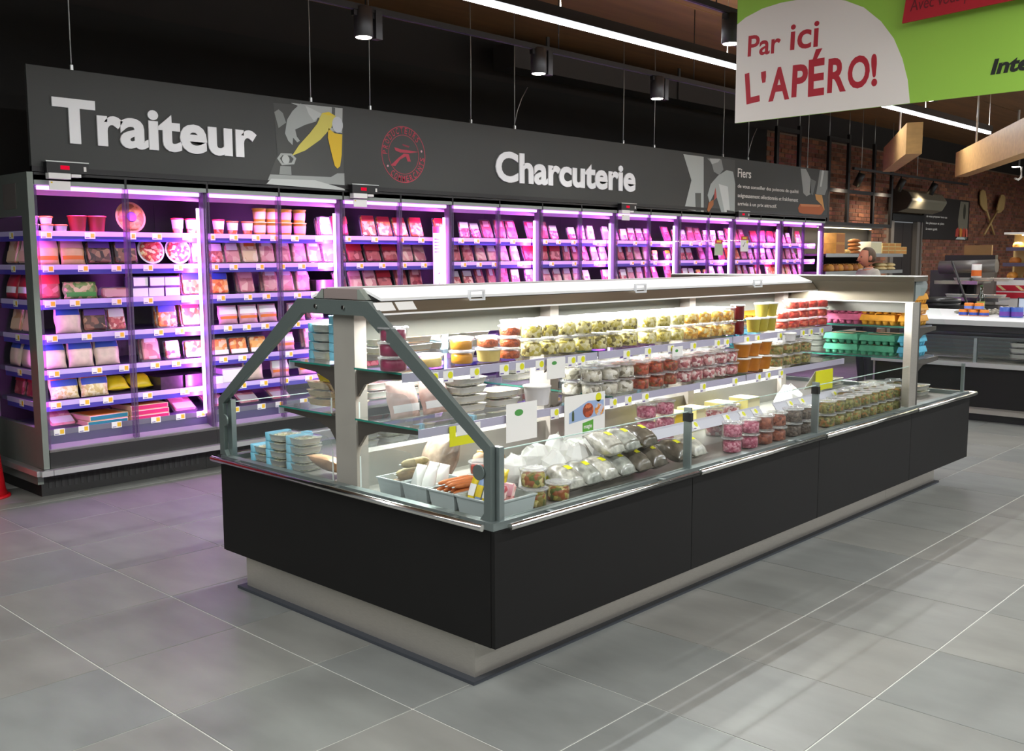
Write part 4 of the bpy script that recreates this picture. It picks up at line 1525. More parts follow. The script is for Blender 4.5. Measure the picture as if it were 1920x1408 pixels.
# A-shaped end frame with its glass
fr = [(1.795, .664), (1.795, .948), (2.505, 1.467), (3.005, 1.467), (3.712, .948), (3.712, .664), (3.655, .664), (3.676, .69), (3.676, .925), (2.975, 1.405), (2.535, 1.405), (1.834, .925), (1.834, .69), (1.855, .664)]
ef = ip('end_frame', mat('end_frame_grey', '#6b7672', .42, .45, .04, 6), fr, .300, .324)
ip('end_glass', GLASS, [(1.834, .668), (1.834, .925), (2.535, 1.405), (2.975, 1.405), (3.676, .925), (3.676, .668)], .309, .315)
for x, z, r in ((2.645, 1.437, .009), (2.842, 1.437, .009), (3.655, .845, .03), (1.855, .845, .03)):
    b_ = MB().tube([(x - OI.x, .300 - .008 - OI.y, z), (x - OI.x, .3 - OI.y, z)], r, 14).obj('bolt', CHROME if r < .02 else mat('end_frame_grey', '#6b7672'), ef)
MB().box(XR - .05 - OI.x, XR - .012 - OI.x, .326 - OI.y, .352 - OI.y, .664, .945).obj('corner_post', STEEL2, isl)
MB().box(XL + .012 - OI.x, XL + .05 - OI.x, .326 - OI.y, .352 - OI.y, .664, .945).obj('corner_post', STEEL2, isl)

# low front glass, both long sides
for x in (XR - .032, XL + .032):
    for k in range(3):
        a, c = JY[k] + (.07 if k == 0 else .006), JY[k + 1] - .006
        g = ib('front_glass', GLASS, x - .004, x + .004, a, c, .664, .93)
        ib('glass_top_edge', mat('polished_glass_edge', '#b8cfc6', .1), x - .0042, x + .0042, a, c, .93, .933, None)
    for k in (1, 2):
        ps = ib('glass_post', STEEL2, x - .02, x + .02, JY[k] - .0055, JY[k] + .0055, .664, .95)
        ib('glass_clamp', BLACK2, x - .021, x + .021, JY[k] - .012, JY[k] + .012, .885, .925, None)

# columns, baffle, low spine
COLY = [.345, 1.62, 2.92, 4.10]
for y in COLY:
    c_ = ib('column', COLM, 2.705, 2.852, y, y + .065, .638, 1.47)
ib('spine', mat('spine_steel', '#a7a49d', .35, .6, .05, 5), 2.735, 2.82, .412, 4.098, .638, .79)
for k in range(3):
    ib('light_baffle', BAFF, 2.768, 2.782, COLY[k] + .067, COLY[k + 1] - .002, 1.283, 1.44)

# canopy
CE = 4.183
ip('canopy_body', CANC, [(2.66, 1.4705), (2.66, 1.514), (2.895, 1.514), (2.895, 1.4705)], .332, CE)
for s in (0, 1):
    f = (lambda x: x) if s == 0 else mir
    ip('canopy_shoulder', mat('canopy_shoulder', '#9aa297', .45, .3), [(f(2.8955), 1.4705), (f(2.8955), 1.5135), (f(2.908), 1.5135), (f(2.955), 1.4705)], .332, .36)
    ip('canopy_lid', CANW, [(f(2.897), 1.506), (f(2.90), 1.518), (f(3.018), 1.478), (f(3.018), 1.466)], .36, CE)
    ip('canopy_gap', BLACK2, [(f(2.90), 1.471), (f(2.90), 1.4995), (f(3.012), 1.4645), (f(3.012), 1.458)], .361, CE - .001)
    ip('canopy_fascia', CANF, [(f(3.018), 1.463), (f(3.024), 1.463), (f(3.062), 1.418), (f(3.056), 1.418)], .332, CE)
    ip('canopy_lip', CANW, [(f(3.045), 1.410), (f(3.064), 1.410), (f(3.064), 1.4175), (f(3.045), 1.4175)], .332, CE)
    ip('canopy_underside', BAFF, [(f(2.86), 1.45), (f(3.01), 1.452), (f(3.044), 1.4165), (f(3.03), 1.4145), (f(2.86), 1.446)], .42, CE)
    for k in range(3):
        a, c = JY[k] + .16, JY[k + 1] - .06
        ib('led_strip', LEDI, f(2.985) - .012, f(2.985) + .012, a, c, 1.415, 1.424)
        area('island_led_light', (f(2.985), (a + c) / 2, 1.412), (c - a, .03), 42, (1, 1, .98), (.25 if s == 0 else -.25, 0, -1), (0, 1, 0))
# clear lid handles
for px, py in ((893, 556), (1200, 547), (1420, 536)):
    p = on(px, py, 0, 3.025)
    h_ = MB()
    y = p.y - OI.y
    for a, c, z0, z1 in ((-.05, .05, 1.492, 1.5), (-.05, .05, 1.452, 1.46), (-.05, -.042, 1.4605, 1.4915), (.042, .05, 1.4605, 1.4915)):
        h_.box(3.02 - OI.x, 3.034 - OI.x, y + a, y + c, z0, z1)
    h_.obj('lid_handle', mat('clear_white_handle', '#f0f2f4', .15, coat=.5), isl)
for px, w in ((722, .10), (762, .10)):
    p = on(px, 576, 0, 3.045)
    st = MB()
    for_y = p.y - OI.y
    st.rings([[(3.0275 - OI.x, for_y - w / 2, 1.46), (3.0275 - OI.x, for_y + w / 2, 1.46), (3.0555 - OI.x, for_y + w / 2, 1.427), (3.0555 - OI.x, for_y - w / 2, 1.427)],
              [(3.0285 - OI.x, for_y - w / 2, 1.461), (3.0285 - OI.x, for_y + w / 2, 1.461), (3.0565 - OI.x, for_y + w / 2, 1.428), (3.0565 - OI.x, for_y - w / 2, 1.428)]])
    sk = st.obj('sticker', WHITE, isl)

# glass shelves with price rails
UZ, LZ, DZ = 1.180, 0.960, 0.6385
for s in (0, 1):
    f = (lambda x: x) if s == 0 else mir
    for z, xo, zr in ((UZ, 3.172, .042), (LZ, 3.268, .04)):
        for k in range(3):
            a, c = (.335 if k == 0 else JY[k] + .006), JY[k + 1] - .006
            x0, x1 = sorted((f(2.86), f(xo)))
            sh = ib('glass_shelf', GLASS, x0, x1, a, c, z - .009, z - .001)
            ib('shelf_edge', EDGE, x0, x1, a - .0015, a, z - .009, z - .001, sh).parent = sh
            xr0, xr1 = sorted((f(xo + .0005), f(xo + .006)))
            rl = ib('price_rail', RAILM, xr0, xr1, a, c, z - zr, z - .004)
            for y in (a + .02, c - .035):
                ip('shelf_bracket', BRK, [(f(2.853), z - .0095), (f(xo - .01), z - .0095), (f(xo - .01), z - .03), (f(3.0), z - .045), (f(2.90), z - .075), (f(2.853), z - .13)], y, y + .014)
    for k in range(3):
        # inclined clear divider on the deck with its price strip
        a, c = JY[k] + .14, JY[k + 1] - .02
        if k > 0 or s == 1:
            rr = [(f(3.405), .733), (f(3.41), .735), (f(3.37), .785), (f(3.366), .783)]
            ip('deck_price_strip', mat('deck_strip', '#cfcfda', .35), rr, a, c)
            ip('deck_divider', PLEXI, [(f(3.395), DZ), (f(3.399), DZ), (f(3.399), .735), (f(3.395), .735)], a, c)


def rounded(x0, x1, z0, z1, r):
    pts = [(x0, z0), (x1, z0)]
    for cx, cz, a0 in ((x1 - r, z1 - r, 0), (x0 + r, z1 - r, PI / 2)):
        pts += [(cx + r * math.cos(a0 + k * PI / 8), cz + r * math.sin(a0 + k * PI / 8)) for k in range(5)]
    return pts


for s in (0, 1):
    f = (lambda x: x) if s == 0 else mir
    for z0, z1, xo in ((LZ, LZ + .13, 3.22), (DZ, DZ + .215, 3.24)):
        pl = ip('side_guard', PLEXI, [(f(p[0]), p[1]) for p in rounded(2.875, xo, z0, z1, .06)], .345, .349)
        ip('guard_edge', mat('plexi_edge', '#e6ebe8', .15), [(f(p[0]), p[1]) for p in ((2.873, z0), (2.8755, z0), (2.8755, z1 - .06), (2.873, z1 - .06))], .344, .35)

# ---------------------------------------------------------------- end cabinet across the far end
OE = Vector((XC, 4.72, 0))
ec_ = thing('end_cabinet', 'steel topped end cabinet with egg cartons across the island far end', 'display cabinet', tuple(OE))


def eb(name, m, x0, x1, y0, y1, z0, z1):
    return bx(name, m, ec_, x0 - OE.x, x1 - OE.x, y0 - OE.y, y1 - OE.y, z0, z1)


def ey(name, m, poly, x0, x1):
    """Cross-section (y, z) run across from x0 to x1."""
    return MB().prism([(p[0] - OE.y, p[1]) for p in poly], 'yz', x0 - OE.x, x1 - OE.x).obj(name, m, ec_)


eb('skirting', RUB, 1.93, 3.625, 4.186, 5.06, 0.0005, .014)
eb('plinth', STEEL, 1.965, 3.595, 4.186, 5.035, .014, .18)
eb('base_panel', BLACK, XR - .02, XR, JY[3] + .002, JY[4], .18, .632)
eb('base_panel', BLACK, XL, XL + .02, JY[3] + .002, JY[4], .18, .632)
eb('base_panel', BLACK, XL + .021, XR - .021, JY[4] - .02, JY[4], .18, .632)
eb('underside', BLACK2, XL + .021, XR - .021, JY[3] + .002, JY[4] - .021, .186, .205)
eb('deck', mat('deck_steel', '#9a958e'), XL + .05, XR - .05, JY[3], JY[4] - .05, .60, .638)
eb('sill', STEEL2, XR - .05, XR - .005, JY[3], JY[4], .634, .664)
eb('sill', STEEL2, XL + .005, XL + .05, JY[3], JY[4], .634, .664)
eb('sill', STEEL2, XL + .051, XR - .051, JY[4] - .045, JY[4] - .002, .634, .664)
MB().tube([(XR + .033 - OE.x, JY[3] + .01 - OE.y, .65), (XR + .033 - OE.x, JY[4] + .03 - OE.y, .65)], .0135, 10).obj('bumper_tube', CHROME, ec_)
MB().tube([(XL - .033 - OE.x, JY[4] + .033 - OE.y, .65), (XR + .033 - OE.x, JY[4] + .033 - OE.y, .65)], .0135, 10).obj('bumper_tube', CHROME, ec_)
for x0, x1 in ((XR - .075, XR - .025), (XL + .025, XL + .075)):
    eb('upright', STEEL, x0, x1, 4.19, 4.30, .664, 1.345)
    eb('upright_trim', DARKSTEEL, x0 + .002, x1 - .002, 4.3005, 4.33, .664, 1.345)
    ey('profile_plate', mat('profile_plate', '#a9b3b1', .3, .5), [(4.30, 1.35), (4.30, 1.515), (4.43, 1.515), (4.50, 1.46), (4.50, 1.43), (4.44, 1.385), (4.36, 1.385)], x0 + .01, x0 + .02)
CANE = mat('end_canopy_steel', '#655e4f', .4, .5, .04, 4, stretch=(.2, 1, 8))
eb('canopy_face', CANE, XL + .02, XR - .025, 4.19, 4.20, 1.3525, 1.482)
eb('canopy_cap', CANE, XL + .02, XR - .025, 4.195, 4.42, 1.4825, 1.512)
eb('canopy_top_edge', CANW, XL + .02, XR - .025, 4.19, 4.42, 1.5125, 1.518)
eb('canopy_lip', CANW, XL + .02, XR - .025, 4.188, 4.215, 1.345, 1.352)
eb('light_baffle', mat('baffle_dark', '#7e7d73', .5), XL + .08, XR - .08, 4.28, 4.295, 1.275, 1.482)
eb('led_strip', LEDI, XL + .2, XR - .2, 4.37, 4.395, 1.47, 1.482)
area('end_cabinet_light', (XC, 4.383, 1.468), (1.5, .03), 36, (1, 1, .98), (0, .25, -1), (1, 0, 0))
for z, yo in ((UZ, 4.67), (.968, 4.73)):
    eb('glass_shelf', GLASS, XL + .08, XR - .08, 4.335, yo, z - .009, z - .001)
    eb('shelf_edge', EDGE, XL + .08, XR - .08, 4.3335, 4.335, z - .009, z - .001)
    eb('price_rail', RAILM, XL + .08, XR - .08, yo + .0005, yo + .006, z - .04, z - .004)
    for x in (XR - .062, XL + .04, XC):
        ey('shelf_bracket', BRK, [(4.331, z - .0095), (yo - .01, z - .0095), (yo - .01, z - .035), (4.45, z - .05), (4.36, z - .09), (4.331, z - .13)], x, x + .018)
ey('side_glass', GLASS, [(4.335, .668), (4.335, 1.44), (4.50, 1.43), (5.19, .85), (5.19, .668)], XR - .038, XR - .032)
ey('side_glass', GLASS, [(4.335, .668), (4.335, 1.44), (4.50, 1.43), (5.19, .85), (5.19, .668)], XL + .032, XL + .038)
eb('front_glass', GLASS, XL + .06, XR - .06, 5.205, 5.211, .664, .86)
for x in (XR - .05, XL + .03):
    eb('glass_post', STEEL2, x, x + .02, 5.195, 5.22, .664, .87)
eb('back_glass', GLASS, XL + .08, XR - .08, 4.302, 4.306, .664, 1.272)

# ---------------------------------------------------------------- goods on the island
irng = random.Random(8)


def yrow(px, X, z):
    q = on(px, 650, 0, X)
    for _ in range(5):
        q = on(px, pj((X, q.y, z))[1], 0, X)
    return q.y


def fill(px0, px1, X, z, P, hgt, high, step, desc, where, rows=1, dx=-.13, rz=0.0, skip=None):
    """A run of look-alike goods between two photo columns, stacked `high`, `rows` deep."""
    a, c = yrow(px0, X, z), yrow(px1, X, z)
    n = max(1, int(round((c - a) / step)))
    if n > 1 and (c - a) / n < step - .006:
        n -= 1
    for i in range(n):
        for r in range(rows):
            for h in range(high):
                if skip and skip(i, r, h):
                    continue
                place(P, (X + r * dx + irng.uniform(-.004, .004), a + (c - a) * (i + .5) / n + irng.uniform(-.003, .003), z + .0005 + h * hgt), desc, where, rz=rz + irng.uniform(-.08, .08), ref='from end frame')


UP_ = 'island upper shelf'
LO_ = 'island lower shelf'
DK_ = 'island deck'
X1 = 3.105
HC, HL, HD = .082, .072, .078
fill(700, 774, 3.10, UZ, tub(BEET, .062, .060, .8), .062, 3, .135, 'tub of beetroot puree', UP_, skip=lambda i, r, h: i == 1 and h == 2)
fill(790, 825, X1, UZ, tub(PALEY), .061, 1, .12, 'tub of pale cream puree', UP_)
fill(846, 886, X1, UZ, tub(GOLD), .061, 2, .12, 'tub of golden puree', UP_)
fill(896, 935, X1, UZ, cup(PALEY, None, .05, .056, .058), .061, 1, .12, 'white lidded yellow cream tub', UP_)
fill(896, 935, X1, UZ + .0625, tub(F_RUST, .055, .05), .053, 1, .12, 'tub of rust red lentils', 'atop yellow cream tub')
fill(937, 975, X1, UZ, tub(F_RUST, .055, .05), .053, 3, .12, 'tub of rust red lentils', UP_)
fill(979, 1190, X1, UZ, tub(F_CHEESE2, .056, HC), HC + .003, 2, .121, 'tub of olive cheese cubes', UP_, rows=2)
fill(1198, 1280, X1, UZ, tub(F_CHEESE, .056, HC), HC + .003, 2, .121, 'tub of pale cheese cubes', UP_, rows=2)
fill(1280, 1372, X1, UZ, tub(F_ORCHEESE, .056, HC), HC + .003, 2, .121, 'tub of orange cheese cubes', UP_, rows=2)
fill(1374, 1390, X1, UZ, cup(DARKRED, CHROME, .04, .04, .085), .089, 2, .1, 'jar of dark red jam', UP_)
fill(1403, 1450, X1, UZ, cup(OLIVEP, None, .035, .044, .085), .09, 2, .1, 'white lidded olive coloured cup', UP_, skip=lambda i, r, h: h == 1 and i == 0)
fill(1455, 1545, X1, UZ, tub(F_PEPPER, .056, .058), .061, 3, .121, 'tub of red peppers', UP_, skip=lambda i, r, h: h == 2 and i < 1)
# lower shelf
X2 = 3.195
PINKB = bag(mat('film_wrapped_ham', '#d6b4ac', .2, 0, .18, 22, .5, coat=.5), .165, .16, .06, L_WHITE, (.15, .35))
for q, yy in enumerate((.45, .63)):
    place(PINKB, (3.03, yy, LZ + .001), 'film wrapped pale ham', LO_, rz=irng.uniform(-.05, .05), lean=-.25, ref='from end frame')
fill(835, 900, 3.05, LZ, tray(F_TABOULE, None, .19, .15, .036), .04, 4, .21, 'beige semolina tray', LO_)
fill(900, 965, 3.05, LZ, tray(F_SALAD, None, .19, .15, .036), .04, 2, .21, 'green salad tray', LO_)
fill(985, 1028, 3.17, LZ, cup(L_WHITE, None, .055, .062, .09), .1, 1, .14, 'plain white bucket tub', LO_)
fill(1093, 1185, X2, LZ, tub(F_ANCHO, .056, HL), HL + .003, 2, .121, 'tub of white anchovies', LO_, rows=2)
fill(1185, 1266, X2, LZ, tub(F_TOMATO, .056, HL), HL + .003, 2, .121, 'tub of dried tomatoes', LO_, rows=2)
fill(1266, 1377, X2, LZ, tub(F_HAMROLL, .056, HL), HL + .003, 2, .121, 'tub of ham cheese rolls', LO_, rows=2)
fill(1380, 1440, X2, LZ, cup(ORANGEC, None, .038, .052, .085), .09, 2, .116, 'tapered cup of orange soup', LO_)
fill(1444, 1512, X2, LZ, tub(F_OLIVE, .056, HL), HL + .003, 2, .121, 'tub of green olives', LO_)
fill(1466, 1490, 3.19, LZ + .152, cup(L_WHITE, None, .042, .047, .05), .07, 1, .12, 'white cup atop green olive tubs', LO_)
# deck, aisle side
fill(988, 1014, 3.60, DZ, tub(F_SALAD, .056, HD), HD + .003, 2, .12, 'salad tub beside grey bins', DK_)
fill(1016, 1076, 3.60, DZ, tub(F_SALAD, .055, HD), .07, 1, .125, 'low tub of mixed salad', DK_)
fill(890, 918, 3.22, DZ, tub(F_PEPPER, .06, .06), .063, 2, .13, 'red slice tub behind bins', DK_)
fill(1193, 1262, 3.20, DZ, tub(F_PINKCUBE, .058, HD), HD + .003, 3, .125, 'tub of pink beet cubes', DK_)
fill(1322, 1385, 3.26, DZ, tub(F_HAMROLL, .055, HD), HD + .003, 2, .13, 'ham cube tub behind strip', DK_)
fill(1358, 1418, 3.60, DZ, tub(F_PINKCUBE, .055, HD), HD + .003, 2, .12, 'dark pink cube tub, low glass', DK_)
fill(1418, 1468, 3.60, DZ, tub(F_MEATBALL, .055, HD), HD + .003, 2, .12, 'tub of brown braised meat', DK_)
fill(1475, 1516, 3.60, DZ, tub(F_DARKSALAD, .057, HD), HD + .003, 2, .125, 'tub of dark grey tapenade', DK_)
fill(1540, 1680, 3.60, DZ, tub(F_OLIVE, .057, HD), HD + .003, 2, .124, 'olive tub behind low glass', DK_, rows=1)
fill(1575, 1680, 3.47, DZ, tub(F_OLIVE2, .056, HD), HD + .003, 2, .124, 'mixed olive tub, second row', DK_, rows=1)
# cooler side
CU, CL, CD = 'island upper shelf cooler side', 'island lower shelf cooler side', 'island deck cooler side'
TRB = tray(F_GREYFISH, None, .145, .13, .036, SKYBLUE)
TRB2 = tray(F_TABOULE, None, .145, .13, .036, SKYBLUE)
for X, n in ((2.445, 4), (2.605, 5)):
    for h in range(n):
        place(TRB, (X, .50, UZ + .0005 + h * .0415), 'blue sleeved fish tray', CU + ' near column', rz=-PI / 2 + irng.uniform(-.03, .03), axis='x')
for X, n in ((2.43, 3), (2.60, 3)):
    for h in range(n):
        place(tray(F_SALAD, L_BEIGE, .155, .14, .034), (X, .50, LZ + .0005 + h * .039), 'beige rimmed salad tray', CL, rz=PI / 2 + irng.uniform(-.05, .05), axis='x')
place(tray(F_TABOULE, L_YEL, .155, .14, .034), (2.51, .50, LZ + .0005 + 3 * .039), 'yellow rimmed tray topping salad stack', CL, rz=PI / 2)
for X, y, n in ((1.98, .46, 2), (2.15, .44, 4), (2.31, .45, 4), (2.07, .62, 3)):
    for h in range(n):
        place(TRB2, (X, y, DZ + .0005 + h * .0415), 'blue sleeved semolina tray', CD, rz=-PI / 2 + irng.uniform(-.05, .05), axis='x')
place(bag(BAGPEACH, .17, .16, .06), (2.55, .48, DZ + .002), 'peach wrapped joint lying by the column', CD, rz=PI / 2, lean=-1.1)
TRW = tray(F_TABOULE, None, .18, .13, .036)
TRP = tray(ORFOOD, None, .18, .13, .036)
TRG = tray(VEG, L_GREEN, .18, .13, .036)
TRK = tray(HAM, None, .18, .13, .036)
y = .80
q = 0
while y < 4.05:
    if not any(abs(y - c) < .125 for c in JY):
        P, d = ((TRW, 'pale semolina tray'), (TRP, 'orange cooked dish tray'), (TRB, 'blue sleeved fish tray'), (TRK, 'pink ham tray'), (TRG, 'green edged vegetable tray'), (TRW, 'pale semolina tray'))[q % 6]
        for h in range((3, 2, 4, 2, 3)[q % 5]):
            place(P, (2.47, y, UZ + .0005 + h * .0415), d, CU, rz=irng.uniform(-.03, .03), ref='from end frame')
        for h in range((2, 3, 2)[q % 3]):
            place((TRK, TRP, TRW)[q % 3], (2.42, y, LZ + .0005 + h * .0415), ('pink ham tray', 'orange cooked dish tray', 'pale semolina tray')[q % 3], CL, rz=irng.uniform(-.03, .03), ref='from end frame')
        if y > .95:
            for h in range(2):
                place((TRW, TRB2)[q % 2], (2.05, y, DZ + .0005 + h * .0415), ('pale semolina tray', 'blue sleeved semolina tray')[q % 2], CD, rz=irng.uniform(-.03, .03), ref='from end frame')
    q += 1
    y += .205

# grey bins in the near corner with dried sausages
BINM = mat('bin_grey', '#b4bbba', .45)


def bin_proto(w, d, h):
    def parts():
        b = MB()
        t_ = .004
        o = [(-d / 2 + .012, -w / 2 + .008), (d / 2 - .012, -w / 2 + .008), (d / 2 - .012, w / 2 - .008), (-d / 2 + .012, w / 2 - .008)]
        O = [(-d / 2, -w / 2), (d / 2, -w / 2), (d / 2, w / 2), (-d / 2, w / 2)]
        I = [(a * .95, c * .94) for a, c in O]
        i_ = [(a * .95, c * .94) for a, c in o]
        b.rings([[(a, c, 0) for a, c in o], [(a, c, h) for a, c in O], [(a, c, h) for a, c in I], [(a, c, .006) for a, c in i_]], True, True)
        r_ = MB()
        R2 = [(a * 1.03, c * 1.04) for a, c in O]
        r_.rings([[(a, c, h - .006) for a, c in O], [(a, c, h - .006) for a, c in R2], [(a, c, h) for a, c in R2], [(a, c, h) for a, c in O]], False, False)
        return [('bin', b, BINM), ('rim', r_, BINM)]
    return proto(('bin', w, d, h), 'grey_bin', 'bin', parts)


SAUS = [mat('dried_sausage_brown', '#86683a', .6, 0, .25, 40, .4), mat('dried_sausage_mould', '#a8946a', .7, 0, .3, 40, .5), mat('fresh_sausage_orange', '#c4703c', .45, 0, .15, 30)]
BX = [3.02, 3.185, 3.35, 3.545]
LABB = ['dry sausage', 'paper bag', 'orange sausage', 'snack pack']
for i, x in enumerate(BX):
    place(bin_proto(.152 if i < 3 else .215, .24, .07), (x, .50, DZ + .0005), 'grey plastic bin of %ss' % LABB[i], DK_ + ' by the end frame', rz=PI / 2)
zb = DZ + .012
for k, (dx_, dy_, dz_) in enumerate(((-.043, -.01, 0), (0, .0, 0), (.043, -.01, 0), (-.024, .02, .044), (.024, -.01, .044), (0, .03, .088))):
    place(sausage(SAUS[k % 2], .15, .0205, .002), (BX[0] + dx_, .50 + dy_, zb + dz_), ('brown', 'mould dusted')[k % 2] + ' dry sausage', 'in first grey bin, island deck', rz=irng.uniform(-.04, .04), axis='x')
for k in range(4):
    place(bag(mat('white_paper_bag', '#efece6', .6, 0, .05, 12, .4), .062, .13, .035), (BX[1] - .033 + .066 * (k % 2), .43 + .07 * (k // 2), zb), 'white paper bag', 'in second grey bin, island deck', rz=-PI / 2, lean=-.35, axis='x')
for k in range(8):
    place(sausage(SAUS[2], .19, .012, .003), (BX[2] - .05 + .032 * (k % 4), .50 + .008 * (k % 3), zb + .04 + .0245 * (k // 4)), 'thin orange sausage', 'in third grey bin, island deck', rz=irng.uniform(-.03, .03), axis='x')
for k in range(6):
    place(bag((BAGYEL, mat('blue_grey_pack', '#8aa0c8', .35), BAGYEL)[k % 3], .038, .16, .022, L_WHITE if k % 3 != 1 else L_YEL, (.3, .6)), (BX[3] - .075 + .040 * (k % 3), .43 + .07 * (k // 3), zb), ('yellow snack pack', 'blue grey snack pack', 'yellow snack pack')[k % 3], 'in fourth grey bin, island deck', rz=-PI / 2, lean=-.4, axis='x')
for k in range(2):
    place(pack(BACON, .07, .12, .018, L_PINK, (.1, .9, .5, .9)), (BX[3] + .062, .44 + .05 * k, zb), 'small pink pack', 'in fourth grey bin, island deck', rz=-PI / 2, lean=-.35)
# hams behind the bins
place(bag(mat('netted_ham', '#b09a88', .35, 0, .3, 25, .5, coat=.4), .20, .20, .10), (2.98, .72, DZ + .001), 'large film wrapped ham behind bins', DK_, rz=-PI / 2, lean=-.45)
place(loaf(mat('dry_ham', '#a58468', .6, 0, .2, 20, .3), .11, .06, .10, 'dry_ham'), (2.96, 1.05, DZ + .0005), 'brown dry ham by the low spine', DK_, rz=.1)

# white paper parcels and wrapped cheeses
PARC = mat('white_parchment', '#f6f5f0', .55, 0, .03, 10, .6)


def parcel(seed, a, b_, h, m, spot_, sides=16, crumple=.06, tie=True):
    g = random.Random(seed)

    def parts():
        prof = [(.78, 0), (.97, .01), (1.0, h * .35), (.88, h * .7), (.55, h * .93), (.15, h)]
        mb = MB().lathe(prof, sides, sx=a, sy=b_, smooth=sides > 10)
        mb.v = [(x * (1 + g.uniform(-crumple, crumple)), y_ * (1 + g.uniform(-crumple, crumple)), z * (1 + (g.uniform(-1.4 * crumple, 1.4 * crumple) if z > .02 else 0))) for x, y_, z in mb.v]
        s_ = MB().lathe([(.022, 0), (.020, .002)], 14)
        s_.v = [(a * .96 + z_ * .8, y_, h * .45 + x_ * .95) for x_, y_, z_ in s_.v]
        ps = [('wrapping', mb, m), ('round_sticker', s_, YELLOW)]
        if tie:
            ps.append(('twisted_end', MB().tube([(0, b_ * .8, h * .4), (.01, b_ * 1.05, h * .45), (.0, b_ * 1.25, h * .55)], .012, 6, radii=[.03, .012, .022]), m))
        return ps
    return proto(('parcel', seed, m.name), spot_, 'wrapped food', parts)


pcl = [(px, .075, .070, hh_, X, PARC) for X, row in ((3.235, ((960, .12), (1003, .15), (1046, .17), (1089, .17), (1132, .13))), (3.395, ((1002, .10), (1042, .14), (1083, .15), (1123, .14), (1162, .10)))) for px, hh_ in row]
for i, (px, a, b2, h, X, m) in enumerate(pcl):
    place(parcel(i, a, b2, h, m, 'paper_parcel', 9, .10, False), (X, yrow(px, X, DZ), DZ + .0005), 'white parchment wrapped cheese', DK_, ref='from end frame')
WRM = [mat('grey_wrapped_cheese', '#a9a9a0', .15, 0, .45, 26, .9, coat=.8), mat('wrapped_dark_cheese', '#6d6458', .2, 0, .4, 22, .8, coat=.8), mat('bagged_rolls', '#bdb9ae', .15, 0, .4, 30, .9, coat=.8)]
WB = [bag(m, .115, .17, .085, YELLOW, (.42, .62), .26, name='wrapped_cheese') for m in WRM]
for i, (px, X, z_, mi) in enumerate(((1101, 3.675, 0, 2), (1134, 3.675, 0, 0), (1165, 3.675, 0, 2), (1197, 3.675, 0, 0), (1228, 3.675, 0, 1), (1257, 3.675, 0, 1), (1176, 3.66, .105, 2), (1206, 3.66, .105, 0), (1238, 3.66, .105, 1))):
    place(WB[mi], (X - .06, yrow(px, X, DZ), DZ + .001 + z_), ('bagged grey cheese', 'bagged dark cheese', 'bagged pale rolls')[mi], DK_ + ' behind low glass', lean=-1.2, rz=irng.uniform(-.03, .03), ref='from end frame')
for i, px in enumerate((1303, 1331)):
    place(WB[(i + 1) % 3], (3.615, yrow(px, 3.675, DZ), DZ + .001), 'bag of sausage', DK_ + ' after glass post', lean=-1.2, ref='from end frame')
IVO = mat('ivory_cheese', '#e8dfb4', .5)
for px, X, m, d in ((1258, 2.98, L_YEL, 'yellow sided cheese block'), (1300, 2.98, IVO, 'ivory cheese block'), (1350, 2.98, IVO, 'ivory cheese block'), (1395, 2.98, IVO, 'ivory cheese block')):
    place(carton(mat('cheese_rind', '#e2d68e', .5), .15, .14, .11, m, name='cheese_block'), (X, yrow(px, X, DZ), DZ + .0005), d, 'beside low steel spine', ref='from end frame')
place(parcel(60, .09, .11, .16, PARC, 'paper_parcel', 9, .13, False), (3.14, yrow(1478, 3.14, DZ), DZ + .0005), 'white paper parcel beside yellow display sign', DK_)

# price tags on the island rails
for z, X, zr, pxs in ((UZ, 3.1785, .052, (812, 840, 890, 945, 975, 1012, 1052, 1072, 1090, 1175, 1215, 1258, 1300, 1345, 1362, 1400, 1420, 1462, 1505, 1520, 1540)), (LZ, 3.2745, .05, (1040, 1150, 1178, 1210, 1318, 1378, 1422, 1440, 1464))):
    for px in pxs:
        place(TAG_ISLE, (X, yrow(px, X, z), z - zr - .01), 'yellow spotted tag', ('island upper shelf rail' if z == UZ else 'island lower shelf rail'), ref='from end frame')
for px in (1305, 1365, 1395, 1418, 1437, 1484, 1506, 1567, 1602, 1655):
    yy = yrow(px, 3.40, .765)
    if (1.75 < yy < 2.86) or (3.03 < yy < 4.16):
        place(TAG_ISLE, (3.409, yy, .738), 'tilted yellow spotted tag', 'sloping deck strip of island', lean=-.66, ref='from end frame')

# hand-made signs on the island
SFR = frame((0, 0, 0), (0, 1, 0), (0, 0, 1))
p = on(1098, 785, 0, 3.30)
t = thing('promo_sign', 'white promotional sign with food photo, green patch and yellow spot', 'promo sign', (3.295, p.y, .95 - .15))
bx('card', WHITE, t, 0, .003, -.15, .15, 0, .20)
flat('photo_print', [(-.12, .07), (.14, .09), (.14, .16), (.02, .165), (-.12, .12)], mat('promo_photo_blue', '#9db4d8', .6), t, SFR, .0032)
flat('dish_print', oval(.02, .12, .04, .035, 18), food('promo_dish', ('#b8502e', '#d87848', '#8a3c24'), 60, .6, 0), t, SFR, .0042)
flat('dish_print', oval(.105, .115, .035, .03, 18), food('promo_dish2', ('#e8a860', '#d88838', '#c8c8d8'), 60, .6, 0), t, SFR, .0042)
flat('green_patch', [(-.02, .01), (.06, .02), (.06, .072), (-.02, .062)], mat('promo_green', '#5fa83c', .6), t, SFR, .0032)
lettering('lettering', 'magie', WHITE, t, SFR, -.012, .028, .06, .025, .0042, bold=.01)
flat('yellow_spot', oval(.10, .175, .022, .022, 18), YELLOW, t, SFR, .0032)
flat('bottle_print', [(-.10, .08), (-.085, .08), (-.085, .115), (-.09, .13), (-.095, .13), (-.10, .115)], mat('promo_bottle', '#3f4f2c', .6), t, SFR, .0042)
